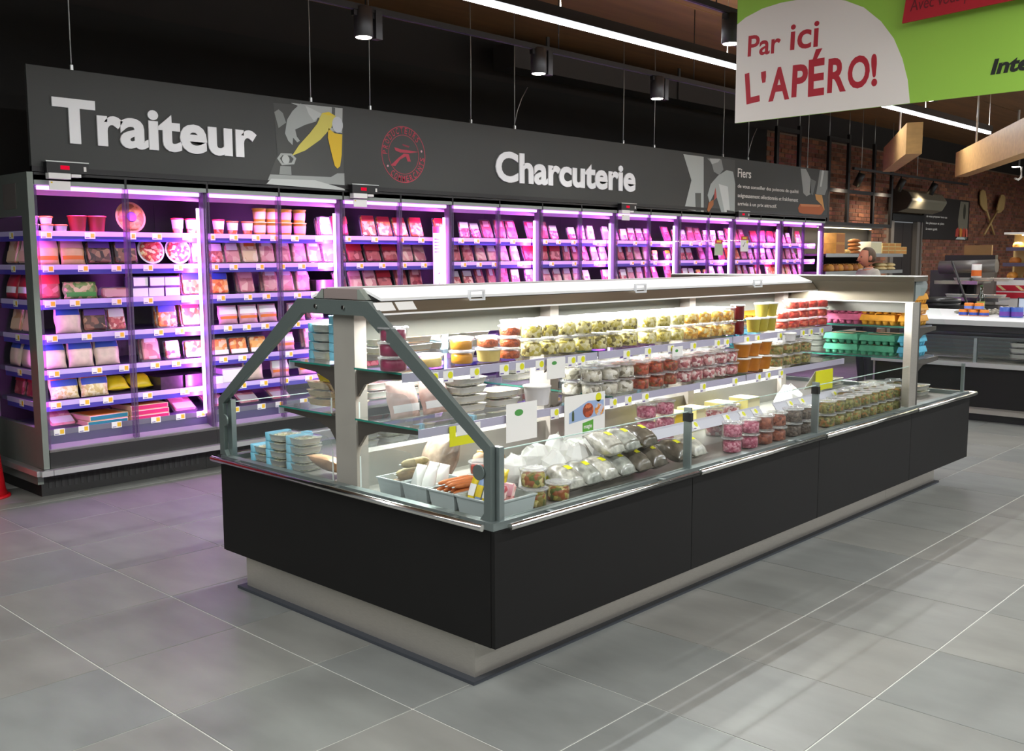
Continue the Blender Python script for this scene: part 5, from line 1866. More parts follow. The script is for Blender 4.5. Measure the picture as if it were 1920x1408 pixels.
for px, py, w, h, lab in ((978, 790, .20, .17, 'white hand lettered card leaning on the lower shelf rail'), (1042, 690, .13, .10, 'small white card with green leaf hung on the upper rail'), (1270, 665, .10, .09, 'small white leaf printed card above the dried tomatoes'), (1476, 642, .13, .10, 'white card standing above the green olive tubs')):
    X = 3.285 if py > 700 else 3.19
    p = on(px, py, 0, X)
    t = thing('paper_sign', lab, 'paper sign', (X, p.y, p.z - h / 2))
    bx('card', WHITE, t, 0, .002, -w / 2, w / 2, 0, h)
    flat('green_print', oval(-w * .1, h * .75, w * .14, h * .09, 12), L_GREEN, t, SFR, .0022)
p = on(1545, 712, 0, 3.3)
t = thing('yellow_sign', 'bright yellow folded display sign by the end cabinet', 'display sign', (3.3, p.y, DZ + .0005))
bx('post', ALU, t, -.02, -.012, -.005, .005, 0, .14)
bx('front_card', YELLOW, t, 0, .003, -.12, .12, .14, .27)
MB().prism([(-.001, .27), (-.08, .14), (-.084, .14), (-.005, .2705)], 'xz', -.12, .12).obj('back_card', WHITE, t)
p = on(873, 806, 0, 3.285)
t = thing('yellow_label', 'yellow cornered price strip on the lower rail by the end frame', 'price strip', (3.281, p.y, .895))
bx('card', WHITE, t, 0, .002, -.05, .09, .01, .055)
bx('yellow_border', YELLOW, t, 0, .0025, -.09, .10, -.03, .008)
bx('yellow_upright', YELLOW, t, 0, .0025, -.09, -.055, .008, .055)

# goods of the end cabinet
EGO = egg_box(mat('orange_pulp', '#e09a2a', .75, 0, .1, 30, .3))
EGB = egg_box(mat('blue_pulp', '#5fb4d4', .75, 0, .1, 30, .3))
EGG = egg_box(mat('green_pulp', '#4f9f80', .75, 0, .1, 30, .3), label=L_BEIGE)
EGP = egg_box(mat('pink_pulp', '#c8608a', .75, 0, .1, 30, .3))
EU, EL = 'end cabinet upper shelf', 'end cabinet lower shelf'
# the last column stands lengthwise beside the right upright, the others across
for h in range(3):
    place(EGO, (3.605, 4.50, UZ + .0005 + h * .0725), 'lengthwise orange egg carton', EU + ' beside the upright', rz=.03 * h)
for h in range(2):
    place(EGB, (3.605, 4.50, .9685 + h * .0725), 'lengthwise blue egg carton', EL + ' beside the upright', rz=.03 * h)
for x, P, d in ((3.41, EGO, 'orange egg carton'), (3.15, EGP, 'pink egg carton'), (2.89, EGP, 'pink egg carton'), (2.63, EGO, 'orange egg carton'), (2.37, EGO, 'orange egg carton'), (2.11, EGP, 'pink egg carton')):
    for yy in (4.425, 4.56):
        for h in range(2):
            place(P, (x, yy, UZ + .0005 + h * .0725), d, EU, rz=PI / 2 + irng.uniform(-.02, .02), axis='x')
for x, P, d in ((3.41, EGG, 'green egg carton'), (3.15, EGG, 'green egg carton'), (2.37, EGB, 'sky blue egg carton')):
    for yy in (4.425, 4.60):
        for h in range(2):
            place(P, (x, yy, .9685 + h * .0725), d, EL, rz=PI / 2 + irng.uniform(-.02, .02), axis='x')
for x in (2.9, 2.66):
    for h in range(4):
        place(tray(F_GREYFISH, None, .2, .2, .036), (x, 4.5, .9685 + h * .0415), 'grey fish tray', EL, rz=.02 * h, axis='x')
for x, yy, h_, P, d in ((3.45, 4.98, 2, tray(VEG, None, .22, .16, .036), 'green salad tray'), (3.15, 4.95, 2, tray(F_TABOULE, None, .22, .16, .036), 'beige semolina tray'), (3.45, 4.65, 2, tray(HAM, BAGDARK, .22, .16, .036), 'dark rimmed ham tray'), (2.8, 4.95, 2, tray(F_TABOULE, None, .22, .16, .036), 'beige semolina tray')):
    for h in range(h_):
        place(P, (x, yy, DZ + .0005 + h * .0415), d, 'end cabinet deck', axis='x')

# ================================================================ FAR COUNTERS
t = thing('fish_counter', 'black fronted counter with white ice top behind the island', 'counter', (3.6, 8.5, 0))
ICE = mat('crushed_ice', '#f2f4f4', .35, 0, .04, 60, .8)


def fb(name, m, x0, x1, y0, y1, z0, z1):
    return bx(name, m, t, x0 - 3.6, x1 - 3.6, y0 - 8.5, y1 - 8.5, z0, z1)


fb('kick_strip', BLACK2, 1.9, 5.6, 8.14, 9.2, 0, .075)
fb('plinth', STEEL, 1.9, 5.6, 8.10, 9.2, .075, .155)
fb('front_panel', BLACK, 1.85, 5.6, 8.0, 9.2, .155, .55)
fb('bumper', ALU, 1.82, 5.6, 7.96, 8.0, .555, .60)
fb('lower_deck', STEEL, 1.85, 5.6, 8.0, 8.6, .55, .60)
for k in range(5):
    fb('wire_bar', CHROME, 1.9, 5.6, 8.10 + k * .07, 8.112 + k * .07, .63, .64)
fb('back_louver', mat('louver_grey', '#8d918e', .4, .4), 1.85, 5.6, 8.6, 8.63, .60, .93)
for k in range(7):
    fb('louver_slat', STEEL2, 1.86, 5.59, 8.575, 8.6, .64 + k * .04, .655 + k * .04)
fb('front_glass', GLASS, 1.85, 5.6, 8.01, 8.018, .60, .86)
for x in (2.84, 4.1, 5.3):
    fb('glass_post', STEEL2, x, x + .03, 8.0, 8.03, .60, .84)
fb('top_support', BLACK2, 1.85, 5.6, 8.03, 9.2, .90, .965)
fb('top_edge', mat('counter_edge_grey', '#b4b6b4', .4, .3), 1.82, 5.6, 7.98, 9.25, .965, 1.015)
MB().rings([[(1.84 - 3.6, 8.0 - 8.5, 1.0155), (2.0, 8.0 - 8.5, 1.0155), (2.0, 9.2 - 8.5, 1.0155), (1.84 - 3.6, 9.2 - 8.5, 1.0155)], [(1.86 - 3.6, 8.02 - 8.5, 1.04), (2.0, 8.02 - 8.5, 1.04), (2.0, 9.18 - 8.5, 1.06), (1.86 - 3.6, 9.18 - 8.5, 1.06)]]).obj('ice_bed', ICE, t)
FCW = 'on the white ice counter'
CANO = can(mat('orange_tin', '#e0842a', .4), .045, .062, None, L_BLUE)
CANB = can(mat('blue_tin', '#3f62b4', .35), .055, .10, None, L_PURPLE)
cz = 1.0455
base = on(1826, 584, 1, 8.28)
for k in range(3):
    place(CANO, (base.x - .10 + .10 * k, 8.28, cz), 'small orange and blue tin in lower row', FCW)
for k in range(2):
    place(can(mat('orange_tin', '#e0842a', .4), .045, .062, L_ORANGE, mat('label_sky', '#7088d8', .5)), (base.x - .05 + .10 * k, 8.28, cz + .0645), 'small orange lidded tin in upper row', FCW)
for px in (1885, 1907):
    p = on(px, 590, 1, 8.25)
    place(CANB, (p.x, 8.25, cz), 'blue tin with violet band', FCW)


def bottle_parts():
    return [('bottle', MB().lathe([(.034, 0), (.037, .004), (.037, .17), (.03, .2), (.014, .23), (.013, .29)], 16), mat('dark_green_glass', '#1c2416', .15, coat=.5)),
            ('label', MB().lathe([(.0378, .06), (.0378, .14)], 16, cap0=False, cap1=False), mat('bottle_label', '#a0aa50', .5)),
            ('cap', MB().lathe([(.0145, .285), (.0145, .305), (.012, .306)], 12), mat('bottle_cap', '#2f4a24', .4))]


p = on(1838, 585, 1, 8.4)
place(proto('bottle', 'wine_bottle', 'bottle', bottle_parts), (p.x, 8.40, cz + .002), 'dark green bottle behind the small tins', FCW)
# oysters and shells on the ice
SHELL = mat('oyster_shell', '#8f8a7c', .6, 0, .35, 40, .6)
srng = random.Random(4)


def shell_parts():
    return [('shell', MB().lathe([(.3, 0), (.9, .008), (1, .016), (.7, .026), (.2, .03)], 10, sx=.035, sy=.05), SHELL), ('flesh', MB().lathe([(.5, .029), (.2, .033)], 8, sx=.03, sy=.04), mat('oyster_flesh', '#e6e2d4', .3))]


SHP = proto('shell', 'oyster', 'oyster', shell_parts)
for k in range(55):
    xx, yy = 2.5 + .105 * (k % 11) + srng.uniform(-.012, .012), 8.52 + .11 * (k // 11) + srng.uniform(-.012, .012)
    place(SHP, (xx, yy, 1.0425 + (yy - 8.02) / 1.16 * .02), 'grey oyster spread among many', FCW, rz=srng.uniform(-.3, .3), axis=None)
p = on(1905, 655, 1, 8.22)
for h in range(3):
    place(tray(BAGDARK, WHITEP, .26, .2, .05), (p.x + .06, 8.24, .6405 + h * .056), 'dark white rimmed tray stacked in the ice counter', 'lower deck', rz=0)
p = on(1914, 572, 1, 8.45)
t = thing('price_board', 'pale blue framed board standing on the ice counter', 'price board', (p.x + .04, 8.45, 1.052))
bx('panel', mat('pale_blue_board', '#cfdcea', .4), t, -.06, .2, 0, .01, 0.01, .17)
for a, b2, z0, z1 in ((-.07, -.0605, 0, .18), (.2005, .21, 0, .18), (-.06, .2, .1705, .18), (-.06, .2, 0, .0095)):
    bx('frame', BLACK2, t, a, b2, -.002, .012, z0, z1)

# dark sloping service counter behind the ice counter
t = thing('service_counter', 'dark grey stepped service counter with pale trays before the brick wall', 'counter', (1.6, 11.6, 0))
GREYC = mat('counter_dark_grey', '#3d3c3b', .45)


def sb(name, m, x0, x1, y0, y1, z0, z1):
    return bx(name, m, t, x0 - 1.6, x1 - 1.6, y0 - 11.6, y1 - 11.6, z0, z1)


pa, pb = on(1742, 560, 1, 10.6), on(1872, 560, 1, 10.6)
xa, xb = pa.x, pb.x
xq = on(1868, 540, 1, 12.0).x          # right end of the rear parts
sb('rear_base', GREYC, xa - .3, xq, 11.0, 12.2, 0, .95)
sb('base', GREYC, xa - .3, xb, 10.6, 10.999, 0, on(1800, 572, 1, 10.6).z)
sb('lower_shelf', STEEL2, xa + .1, xb - .02, 10.62, 11.1, 1.10, 1.13)
sb('shelf_front', CHROME, xa + .1, xb, 10.60, 10.62, 1.09, 1.135)
sb('upper_shelf', STEEL2, xa - .05, xq + .12, 10.9, 11.4, 1.30, 1.33)
sb('shelf_front', CHROME, xa - .05, xq + .12, 10.88, 10.90, 1.29, 1.335)
sb('riser', GREYC, xa - .3, xq, 11.4, 11.9, 1.0, 1.46)
MB().tube([(xa - .1 - 1.6, 11.2 - 11.6, 1.50), (on(1868, 520, 1, 11.2).x - 1.6, 11.2 - 11.6, 1.52)], .085, 14).obj('roll_cover', mat('roll_cover_grey', '#6a6763', .4, .3), t)
sb('back_panel', mat('counter_black', '#24211f', .5), xa - .3, xq, 11.9, 12.0, .95, 1.66)
for x in (xa + .15, xq):
    sb('shelf_support', GREYC, x, x + .03, 11.15, 11.4, .95, 1.30)
TF = [tray(F_GREYFISH, None, .21, .22, .04), tray(CHICK, None, .21, .22, .04), tray(ORFOOD, None, .21, .22, .04)]
for k in range(3):
    x = xa + .25 + k * .24
    place(TF[k % 3], (x, 10.82, 1.1305), ('pale fish tray', 'beige poultry tray', 'orange cooked dish tray')[k % 3], 'on the service counter lower shelf', rz=PI / 2)
    place(TF[(k + 1) % 3], (x, 11.08, 1.3305), ('beige poultry tray', 'orange cooked dish tray', 'pale fish tray')[k % 3], 'on the service counter upper shelf', rz=PI / 2)
p = on(1831, 520, 1, 11.04)
place(can(WHITE, .06, .17, L_RED, L_ORANGE), (p.x, 11.03, 1.374), 'white canister with orange print and red lid', 'on the service counter')
q0, q1 = on(1785, 490, 1, 10.5), on(1812, 566, 1, 10.3)
t = thing('hose_pole', 'thin black leaning pole in front of the service counter', 'pole', (q1.x, 10.3, 0))
MB().tube([(0.45, -.1, 0.0), (0, 0, q1.z), (q0.x - q1.x, .2, q0.z)], .014, 8).obj('pole', BLACK2, t)
bx('foot', BLACK2, t, .38, .52, -.17, -.03, 0, .02)
t = thing('pepper_pot', 'tall black round bin beside the ice counter', 'bin', (on(1765, 570, 1, 9.9).x, 9.9, 0))
MB().lathe([(.16, 0), (.18, .02), (.2, 1.05), (.21, 1.06), (.21, 1.1)], 20).obj('body', BLACK2, t)
MB().lathe([(.215, 1.1), (.215, 1.14), (.12, 1.16)], 20).obj('lid', mat('bin_lid', '#2a2a2a', .35), t)

# warm lit bread case at the right edge
p0 = on(1872, 520, 1, 12.6)
t = thing('bread_case', 'warm lit bakery case with bread shelves and red striped base', 'bakery case', (p0.x + .9, 13.0, 0))
WARM = mat('warm_case_panel', '#e8d29a', .5)
bx('base', WHITE, t, -.95, 1.3, -.35, .4, 0, 1.31)
for k in range(2):
    z0 = 1.09 + k * .10
    bx('red_band', L_RED, t, -.95, 1.3, -.356, -.35, z0 - .03, z0 + .05)
for k in range(9):
    MB().rings([[(-.85 + k * .24, -.3566, 1.17), (-.80 + k * .24, -.3566, 1.17), (-.88 + k * .24, -.3566, 1.235), (-.93 + k * .24, -.3566, 1.235)], [(-.85 + k * .24, -.3575, 1.17), (-.80 + k * .24, -.3575, 1.17), (-.88 + k * .24, -.3575, 1.235), (-.93 + k * .24, -.3575, 1.235)]]).obj('cream_stripe', WARM, t)
bx('back', WARM, t, -.95, 1.3, .36, .4, 1.31, 1.95)
bx('top', WHITE, t, -.95, 1.3, -.1, .4, 1.95, 1.98)
for z in (1.31, 1.52, 1.74):
    s_ = bx('shelf', WARM, t, -.93, 1.28, -.25 + (z - 1.31) * .5, .36, z, z + .02)
    bx('price_rail', mat('bakery_rail', '#56506a', .5), s_, -.93, 1.28, -.256 + (z - 1.31) * .5, -.25 + (z - 1.31) * .5, z - .02, z + .03)
bx('led_strip', glow('warm_led', '#fff0c8', 5), t, -.8, 1.2, .2, .24, 1.935, 1.949)
area('bread_case_light', (p0.x + .9, 13.12, 1.93), (2.0, .04), 22, (1, .88, .6), (0, -.3, -1), (1, 0, 0))
BRD = [mat('crust_gold', '#c98a3c', .6, 0, .2, 20, .4), mat('crust_brown', '#a0602a', .6, 0, .2, 20, .4), mat('crust_pale', '#e0b46a', .6, 0, .2, 20, .4), mat('crust_cream', '#ecd49a', .6, 0, .15, 20, .3)]
brd = random.Random(6)
for n, z in enumerate((1.3305, 1.5405, 1.7605)):
    for k in range(6):
        place(loaf(BRD[(k + n) % 4], .13, .075, .09), (p0.x + .06 + k * .22, 13.0 + .1 * n, z), ('golden', 'brown', 'pale', 'cream')[(k + n) % 4] + ' loaf', 'on %s shelf of the warm lit bakery case' % ('bottom', 'middle', 'top')[n], rz=brd.uniform(-.3, .3))

# beige panel behind the bakery case
t = tag(bx('wood_screen', mat('screen_wood', '#8c6a3c', .6, 0, .1, 4), None, *(lambda a, c: (a.x, c.x, 12.62, 12.66, 0, a.z))(on(1808, 460, 1, 12.62), on(1860, 460, 1, 12.62))), 'tan wooden screen panel left of the bakery case', 'screen panel')

# bread rack before the brick wall
BRX = -.95
t = thing('bread_rack', 'dark bread rack with two steel edged shelves before the bricks', 'bread rack', (BRX, 13.4, 0))
zu, zl = on(1610, 476, 0, BRX + .3).z, on(1580, 509, 0, BRX + .3).z
ya, yb = on(1548, 480, 0, BRX + .3).y, on(1692, 480, 0, BRX + .3).y
for z in (zu, zl, .5, 1.0):
    s_ = bx('shelf', GREYC, t, -.3, .3, ya - 13.4, yb - 13.4, z - .03, z)
    bx('shelf_rail', ALU, s_, .3, .312, ya - 13.4, yb - 13.4, z - .05, z + .005)
bx('back_panel', mat('rack_back', '#1c1714', .7), t, -.34, -.30, ya - 13.4, yb - 13.4, 0, zu + .45)
for y in (ya - 13.4, yb - 13.4 - .04):
    bx('upright', GREYC, t, -.30, -.26, y, y + .04, 0, zu + .4)
for z in (zu + .42, zl + .26):  # glowing strips and lights added to brighten the bread on the rack
    bx('led_strip', glow('warm_led', '#fff0c8', 5), t, -.26, -.22, ya - 13.3, yb - 13.5, z, z + .012)
    area('bread_rack_light', (BRX - .1, (ya + yb) / 2, z - .01), (yb - ya - .2, .04), 26, (1, .9, .7), (.25, 0, -1), (0, 1, 0))
bx('light_canopy', GREYC, t, -.30, -.05, ya - 13.4, yb - 13.4, zu + .4325, zu + .46)
RKU, RKL = 'on the bread rack upper shelf', 'on the bread rack lower shelf'


def ryp(px, z):
    q = on(px, 480, 0, BRX + .12)
    return q.y


WBOX = carton(mat('white_bread_box', '#f0ead4', .5), .42, .3, .2, mat('box_print_cream', '#e8e0b8', .5), name='bread_box')
place(WBOX, (BRX + .1, ryp(1628, zu), zu + .0005), 'white open bread box', RKU)
GB = carton(mat('golden_bread_pack', '#d79a4c', .5, 0, .15, 12), .3, .26, .16, mat('bread_window', '#b87434', .5), name='bread_pack')
for h in range(2):
    place(GB, (BRX + .1, ryp(1560, zu) + .05, zu + .0005 + h * .1615), 'golden sliced bread pack', RKU)
for px in (1577, 1586):
    place(loaf(BRD[2], .09, .07, .07), (BRX + .12, ryp(px, zu), zu + .0005), 'small pale roll', RKU)
for h in range(4):
    place(loaf(BRD[1], .11, .1, .06), (BRX + .1, ryp(1603, zu), zu + .0005 + h * .0605), 'stacked brown bun', RKU)
for k, px in enumerate((1651, 1663, 1675, 1686)):
    for h in range(3 if k < 3 else 2):
        place(carton(mat('cream_loaf_pack', '#e6cf8e', .5, 0, .1, 12), .24, .24, .06, mat('loaf_pack_side', '#c98a3c', .5), name='loaf_pack'), (BRX + .08, ryp(px, zu), zu + .0005 + h * .0615), 'cream wrapped loaf pack', RKU)
for k, px in enumerate((1553, 1562, 1571, 1580, 1589, 1599, 1609)):
    place(loaf((BRD[0], BRD[1])[k % 2], .078, .10, .12), (BRX + .12, ryp(px, zl), zl + .0005), ('golden', 'dark brown')[k % 2] + ' round loaf', RKL, rz=brd.uniform(-.2, .2))
for k, px in enumerate((1652, 1668)):
    for h in range(2):
        place(loaf(BRD[3], .12, .12, .06), (BRX + .1, ryp(px, zl), zl + .0005 + h * .061), 'flat cream loaf', RKL)

# poster on the brick wall
PZ = WX + .02
a, c, d = on(1733, 368, 0, PZ), on(1818, 372, 0, PZ), on(1733, 448, 0, PZ)
t = thing('wall_poster', 'black poster with white text and red pepper photo on the bricks', 'poster', (PZ - .01, a.y, d.z))
pw, ph = c.y - a.y, a.z - d.z
bx('board', mat('poster_black', '#231d1a', .6), t, 0, .02, 0, pw, 0, ph)
PF = frame((.02, 0, 0), (0, 1, 0), (0, 0, 1))
flat('photo_ground', [(pw * .78, 0.02), (pw * .97, .02), (pw * .97, ph * .97), (pw * .78, ph * .97), (pw * .74, ph * .5)], mat('poster_grey', '#7c7767', .6), t, PF)
flat('knife_print', oval(pw * .88, ph * .72, pw * .03, ph * .2, 14), mat('poster_dark', '#3c3a2e', .6), t, PF, .003)
for k, (cx_, w_, col) in enumerate(((.74, .05, '#b8463a'), (.81, .045, '#d88a3c'), (.89, .05, '#c04a34'), (.95, .03, '#d8705c'))):
    flat('pepper_print', [(pw * (cx_ - w_), ph * .08), (pw * (cx_ + w_), ph * .08), (pw * (cx_ + w_ * .8), ph * .26), (pw * cx_, ph * .31), (pw * (cx_ - w_ * .8), ph * .26)], mat('poster_' + col.strip('#'), col, .6), t, PF, .004)
flat('plate_print', [(pw * .7, .01), (pw * .93, .01), (pw * .9, ph * .07), (pw * .74, ph * .07)], mat('poster_plate', '#c8d4d0', .6), t, PF, .005)
for s_, y, w_ in (('Fiers', .70, .2), ('de vous proposer tous ces', .50, .44), ('les plateaux et plats', .34, .38), ('à votre goût', .2, .24)):
    lettering('lettering', s_, hw, t, PF, pw * .05, ph * y, pw * w_, ph * .07, .001, bold=.01)

# crossed wooden bread peels
PEEL = mat('peel_wood', '#c2a26a', .55, 0, .08, 5)
for tag_, (bx0, by0), (tx, ty), lab in (('l', (1864, 440), (1849, 392), 'left blade, handle crossing to the right'), ('r', (1845, 440), (1870, 395), 'right blade, handle crossing to the left')):
    lift = .06 if tag_ == 'l' else .125
    a, c = on(bx0, by0, 0, WX + lift), on(tx, ty, 0, WX + lift)
    t = thing('bread_peel', 'crossed pale wooden bread peel on the bricks, ' + lab, 'bread peel', tuple(a))
    d = (c - a)
    L = d.length
    dd = d.normalized()
    side = Vector((1, 0, 0)).cross(dd)
    MB().tube([(0, 0, 0), tuple(d)], .025, 8).obj('handle', PEEL, t)
    bl_ = []
    for u_, v_ in ((-.02, -.04), (.28, -.13), (.62, -.17), (.85, -.09), (.95, 0), (.85, .09), (.62, .17), (.28, .13), (-.02, .04)):
        bl_.append(d + dd * (u_ * .62 - .02) + side * (v_ * 1.15))
    MB().rings([[tuple(p + Vector((-.008, 0, 0))) for p in bl_], [tuple(p + Vector((.012, 0, 0))) for p in bl_]]).obj('blade', PEEL, t)

# ================================================================ BANNER
B0 = CAM + ray(1378, 231) * 5.8
B1 = on(1920, 169, 2, B0.z)
bu = (B1 - B0).normalized()
bn = bu.cross(Vector((0, 0, 1)))
bt = thing('hanging_banner', 'green and cream hanging banner reading Par ici L apéro in red', 'banner', tuple(B0))
BFm = frame((0, 0, 0), bu, (0, 0, 1))
BW = (B1 - B0).length + 1.1


def bp(px, py):
    q = hit(px, py, B0, bn) - B0
    return (q.dot(bu), q.z)


BH_ = 1.05
flat('panel', [(0, 0), (BW, 0), (BW, BH_), (0, BH_)], mat('banner_green', '#9fd24c', .6, 0, .02, 2), bt, BFm, -.012, .012)
arc = [(1378, 47), (1398, 33), (1430, 16), (1465, 5), (1505, -2), (1545, -4), (1585, 1), (1620, 14), (1652, 40), (1676, 72), (1692, 110), (1702, 150), (1706, 192)]
bl0 = bp(1706, 193)[0]
pts = [(0, 0.0005), (bl0, .0005)] + [bp(*p) for p in reversed(arc)]
pts[-1] = (0, pts[-1][1])
flat('cream_shape', pts, mat('banner_cream', '#f6f0e8', .6), bt, BFm, .0, .0012)
REDL = mat('banner_red', '#b8182c', .55)


def bline(s, x0, y0, x1, y1, top, m=REDL, lift=.0013, lens=None, **k):
    """Hand lettering: glyph by glyph along a slightly uneven baseline."""
    p, q = bp(x0, y0), bp(x1, y1)
    hgt = bp(x0, top)[1] - p[1]
    lettering('lettering', s, m, bt, BFm, p[0], p[1], q[0] - p[0], hgt, lift, rot=math.atan2(q[1] - p[1], q[0] - p[0]), depth=.001, **k)


bline('Par', 1402, 107, 1463, 99, 68, bold=.016)
bline('ici', 1481, 95, 1534, 88, 47, bold=.016)
for s_, x0, y0, x1, y1, top in (('L', 1400, 196, 1425, 190, 138), ("'", 1428, 156, 1437, 154, 135), ('A', 1441, 191, 1480, 186, 129), ('P', 1484, 183, 1513, 180, 123), ('É', 1515, 182, 1545, 178, 95), ('R', 1551, 175, 1586, 171, 111), ('O', 1588, 168, 1629, 164, 107), ('!', 1634, 163, 1645, 161, 102)):
    bline(s_, x0, y0, x1, y1, top, bold=.03)
bline('Intermarché', 1857, 141, 2110, 105, 112, m=mat('banner_black', '#161a14', .5), bold=.04, shear=.22)
for x in (.25, BW - .3):
    MB().tube([tuple(BFm @ Vector((x, BH_, -.006))), tuple(BFm @ Vector((x, CEIL - .002 - B0.z, -.006)))], .004, 5).obj('suspension_wire', ALU, bt)
# red panel in front of the banner
RB = thing('red_sign', 'red sign panel reading Avec vous in front of the green banner', 'sign', tuple(B0 + bu * bp(1703, 48)[0] + bn * .06 + Vector((0, 0, bp(1703, 48)[1]))))
slope = math.atan2(bp(1920, 3)[1] - bp(1703, 48)[1], bp(1920, 3)[0] - bp(1703, 48)[0])
RF = frame((0, 0, 0), bu * math.cos(slope) + Vector((0, 0, 1)) * math.sin(slope), Vector((0, 0, 1)) * math.cos(slope) - bu * math.sin(slope))
flat('panel', [(0, 0), (1.5, 0), (1.5, .42), (.07, .42)], mat('sign_red', '#b30f22', .5), RB, RF, 0, .012)
lettering('lettering', 'Avec vous pour une', mat('sign_dark_red', '#6a0a18', .5), RB, RF, .04, .03, .48, .075, .012, shear=.15, depth=.001)
lettering('lettering', 'vie meilleure', WHITE, RB, RF, .55, .03, .45, .075, .012, bold=.02, depth=.001)
for x in (.15, 1.3):
    MB().tube([tuple(RF @ Vector((x, .42, .006))), tuple(RF @ Vector((x, .42, .006)) + Vector((0, 0, CEIL - .002 - RB.location.z - .42 - x * math.sin(slope))))], .004, 5).obj('suspension_wire', ALU, RB)

# red plastic stand at the left edge
p = on(12, 903, 2, 0)
t = thing('red_stand', 'red plastic flared stand beside the cooler end panel', 'stand', (-1.05, .135, 0))
REDP = mat('red_plastic', '#c0121c', .4)
MB().lathe([(.135, 0.0185), (.12, .05), (.10, .25), (.075, .6), (.06, .95), (.05, 1.0)], 24).obj('cone_body', REDP, t)
MB().lathe([(.15, 0), (.15, .012), (.14, .018)], 24).obj('foot_ring', REDP, t)

# ================================================================ PERSON
PX = CAM + ray(1630, 480) * 12.2
pr = thing('person', 'person in grey shirt seen in profile between island and bread rack', 'person', (PX.x, PX.y, 0))
SKIN = mat('skin', '#b8755a', .55, 0, .06, 12)
SHIRT = mat('grey_shirt', '#a8a296', .8, 0, .06, 10, .2)
TROU = mat('dark_trousers', '#22242a', .8)
HAIR = mat('brown_hair', '#4a3826', .7, 0, .2, 40, .4)


def skin_fig(name, m, verts, edges, parent, sub=2):
    me = bpy.data.meshes.new(name)
    me.from_pydata([v[:3] for v in verts], edges, [])
    o = bpy.data.objects.new(name, me)
    COL.objects.link(o)
    md = o.modifiers.new('skin', 'SKIN')
    md.use_smooth_shade = True
    for i, v in enumerate(verts):
        r = v[3] if isinstance(v[3], tuple) else (v[3], v[3])
        me.skin_vertices[0].data[i].radius = r
    me.skin_vertices[0].data[0].use_root = True
    o.modifiers.new('sub', 'SUBSURF').levels = sub
    dg = bpy.context.evaluated_depsgraph_get()
    nm = bpy.data.meshes.new_from_object(o.evaluated_get(dg))
    bpy.data.objects.remove(o)
    nm.materials.clear()
    nm.materials.append(m)
    for pl in nm.polygons:
        pl.use_smooth = True
    o = bpy.data.objects.new(name, nm)
    COL.objects.link(o)
    o.parent = parent
    return o


# local frame: the person faces -y' ; built facing local +x, turned so that the face looks to the left of the picture
H = PX.z + .10          # standing height
k = H / 1.75
V = [(0, 0, .95, (.15, .12)), (0, 0, 1.15, (.16, .12)), (0, 0, 1.36, (.19, .13)), (0.0, 0, 1.46, (.09, .09)), (0.02, 0, 1.53, (.055, .055)),
     (0, .19, 1.45, (.065, .06)), (.02, .26, 1.14, (.048, .048)), (.22, .24, 1.0, (.038, .038)), (.29, .23, .98, (.032, .03)),
     (0, -.19, 1.45, (.065, .06)), (.02, -.26, 1.14, (.048, .048)), (.22, -.24, 1.0, (.038, .038)), (.29, -.23, .98, (.032, .03)),
     (0, .09, .86, (.095, .09)), (.02, .10, .48, (.065, .065)), (-.01, .10, .09, (.045, .045)), (.13, .11, .035, (.035, .03)),
     (0, -.09, .86, (.095, .09)), (.02, -.10, .48, (.065, .065)), (-.01, -.10, .09, (.045, .045)), (.13, -.11, .035, (.035, .03))]
V = [(a * k, b_ * k, c * k, (r[0] * k, r[1] * k)) for a, b_, c, r in V]
Ed = [(0, 1), (1, 2), (2, 3), (3, 4), (2, 5), (5, 6), (6, 7), (7, 8), (2, 9), (9, 10), (10, 11), (11, 12), (0, 13), (13, 14), (14, 15), (15, 16), (0, 17), (17, 18), (18, 19), (19, 20)]
body = skin_fig('body', SHIRT, V, Ed, pr)
body.data.materials.append(TROU)
body.data.materials.append(SKIN)
body.data.materials.append(BLACK2)
for pl in body.data.polygons:
    z_ = pl.center.z / k
    if z_ < .075:
        pl.material_index = 3
    elif z_ < .93 and abs(pl.center.y / k) < .2:
        pl.material_index = 1
    elif (z_ > 1.475 and abs(pl.center.y / k) < .075) or (pl.center.x / k > .1 and abs(pl.center.y / k) > .18):
        pl.material_index = 2
# head
hz = H - .235 * k


def sphere(name, m, c, r, par, n=18, cut=None):
    mb = MB()
    rings = []
    for i in range(1, 12):
        a = PI * i / 12
        ring_ = []
        for j in range(n):
            b2 = 2 * PI * j / n
            ring_.append((c[0] + r[0] * math.sin(a) * math.cos(b2), c[1] + r[1] * math.sin(a) * math.sin(b2), c[2] - r[2] * math.cos(a)))
        rings.append(ring_)
    mb.rings(rings, True, True, True)
    if cut:
        mb.v = [cut(v) for v in mb.v]
    return mb.obj(name, m, par)


def jaw(v):
    x, y, z = v
    t_ = (z - hz) / (.235 * k)
    if t_ < .42:
        f_ = .72 + .28 * max(t_, 0) / .42
        return ((x - .035) * f_ + .035 + .01, y * f_, z)
    return v


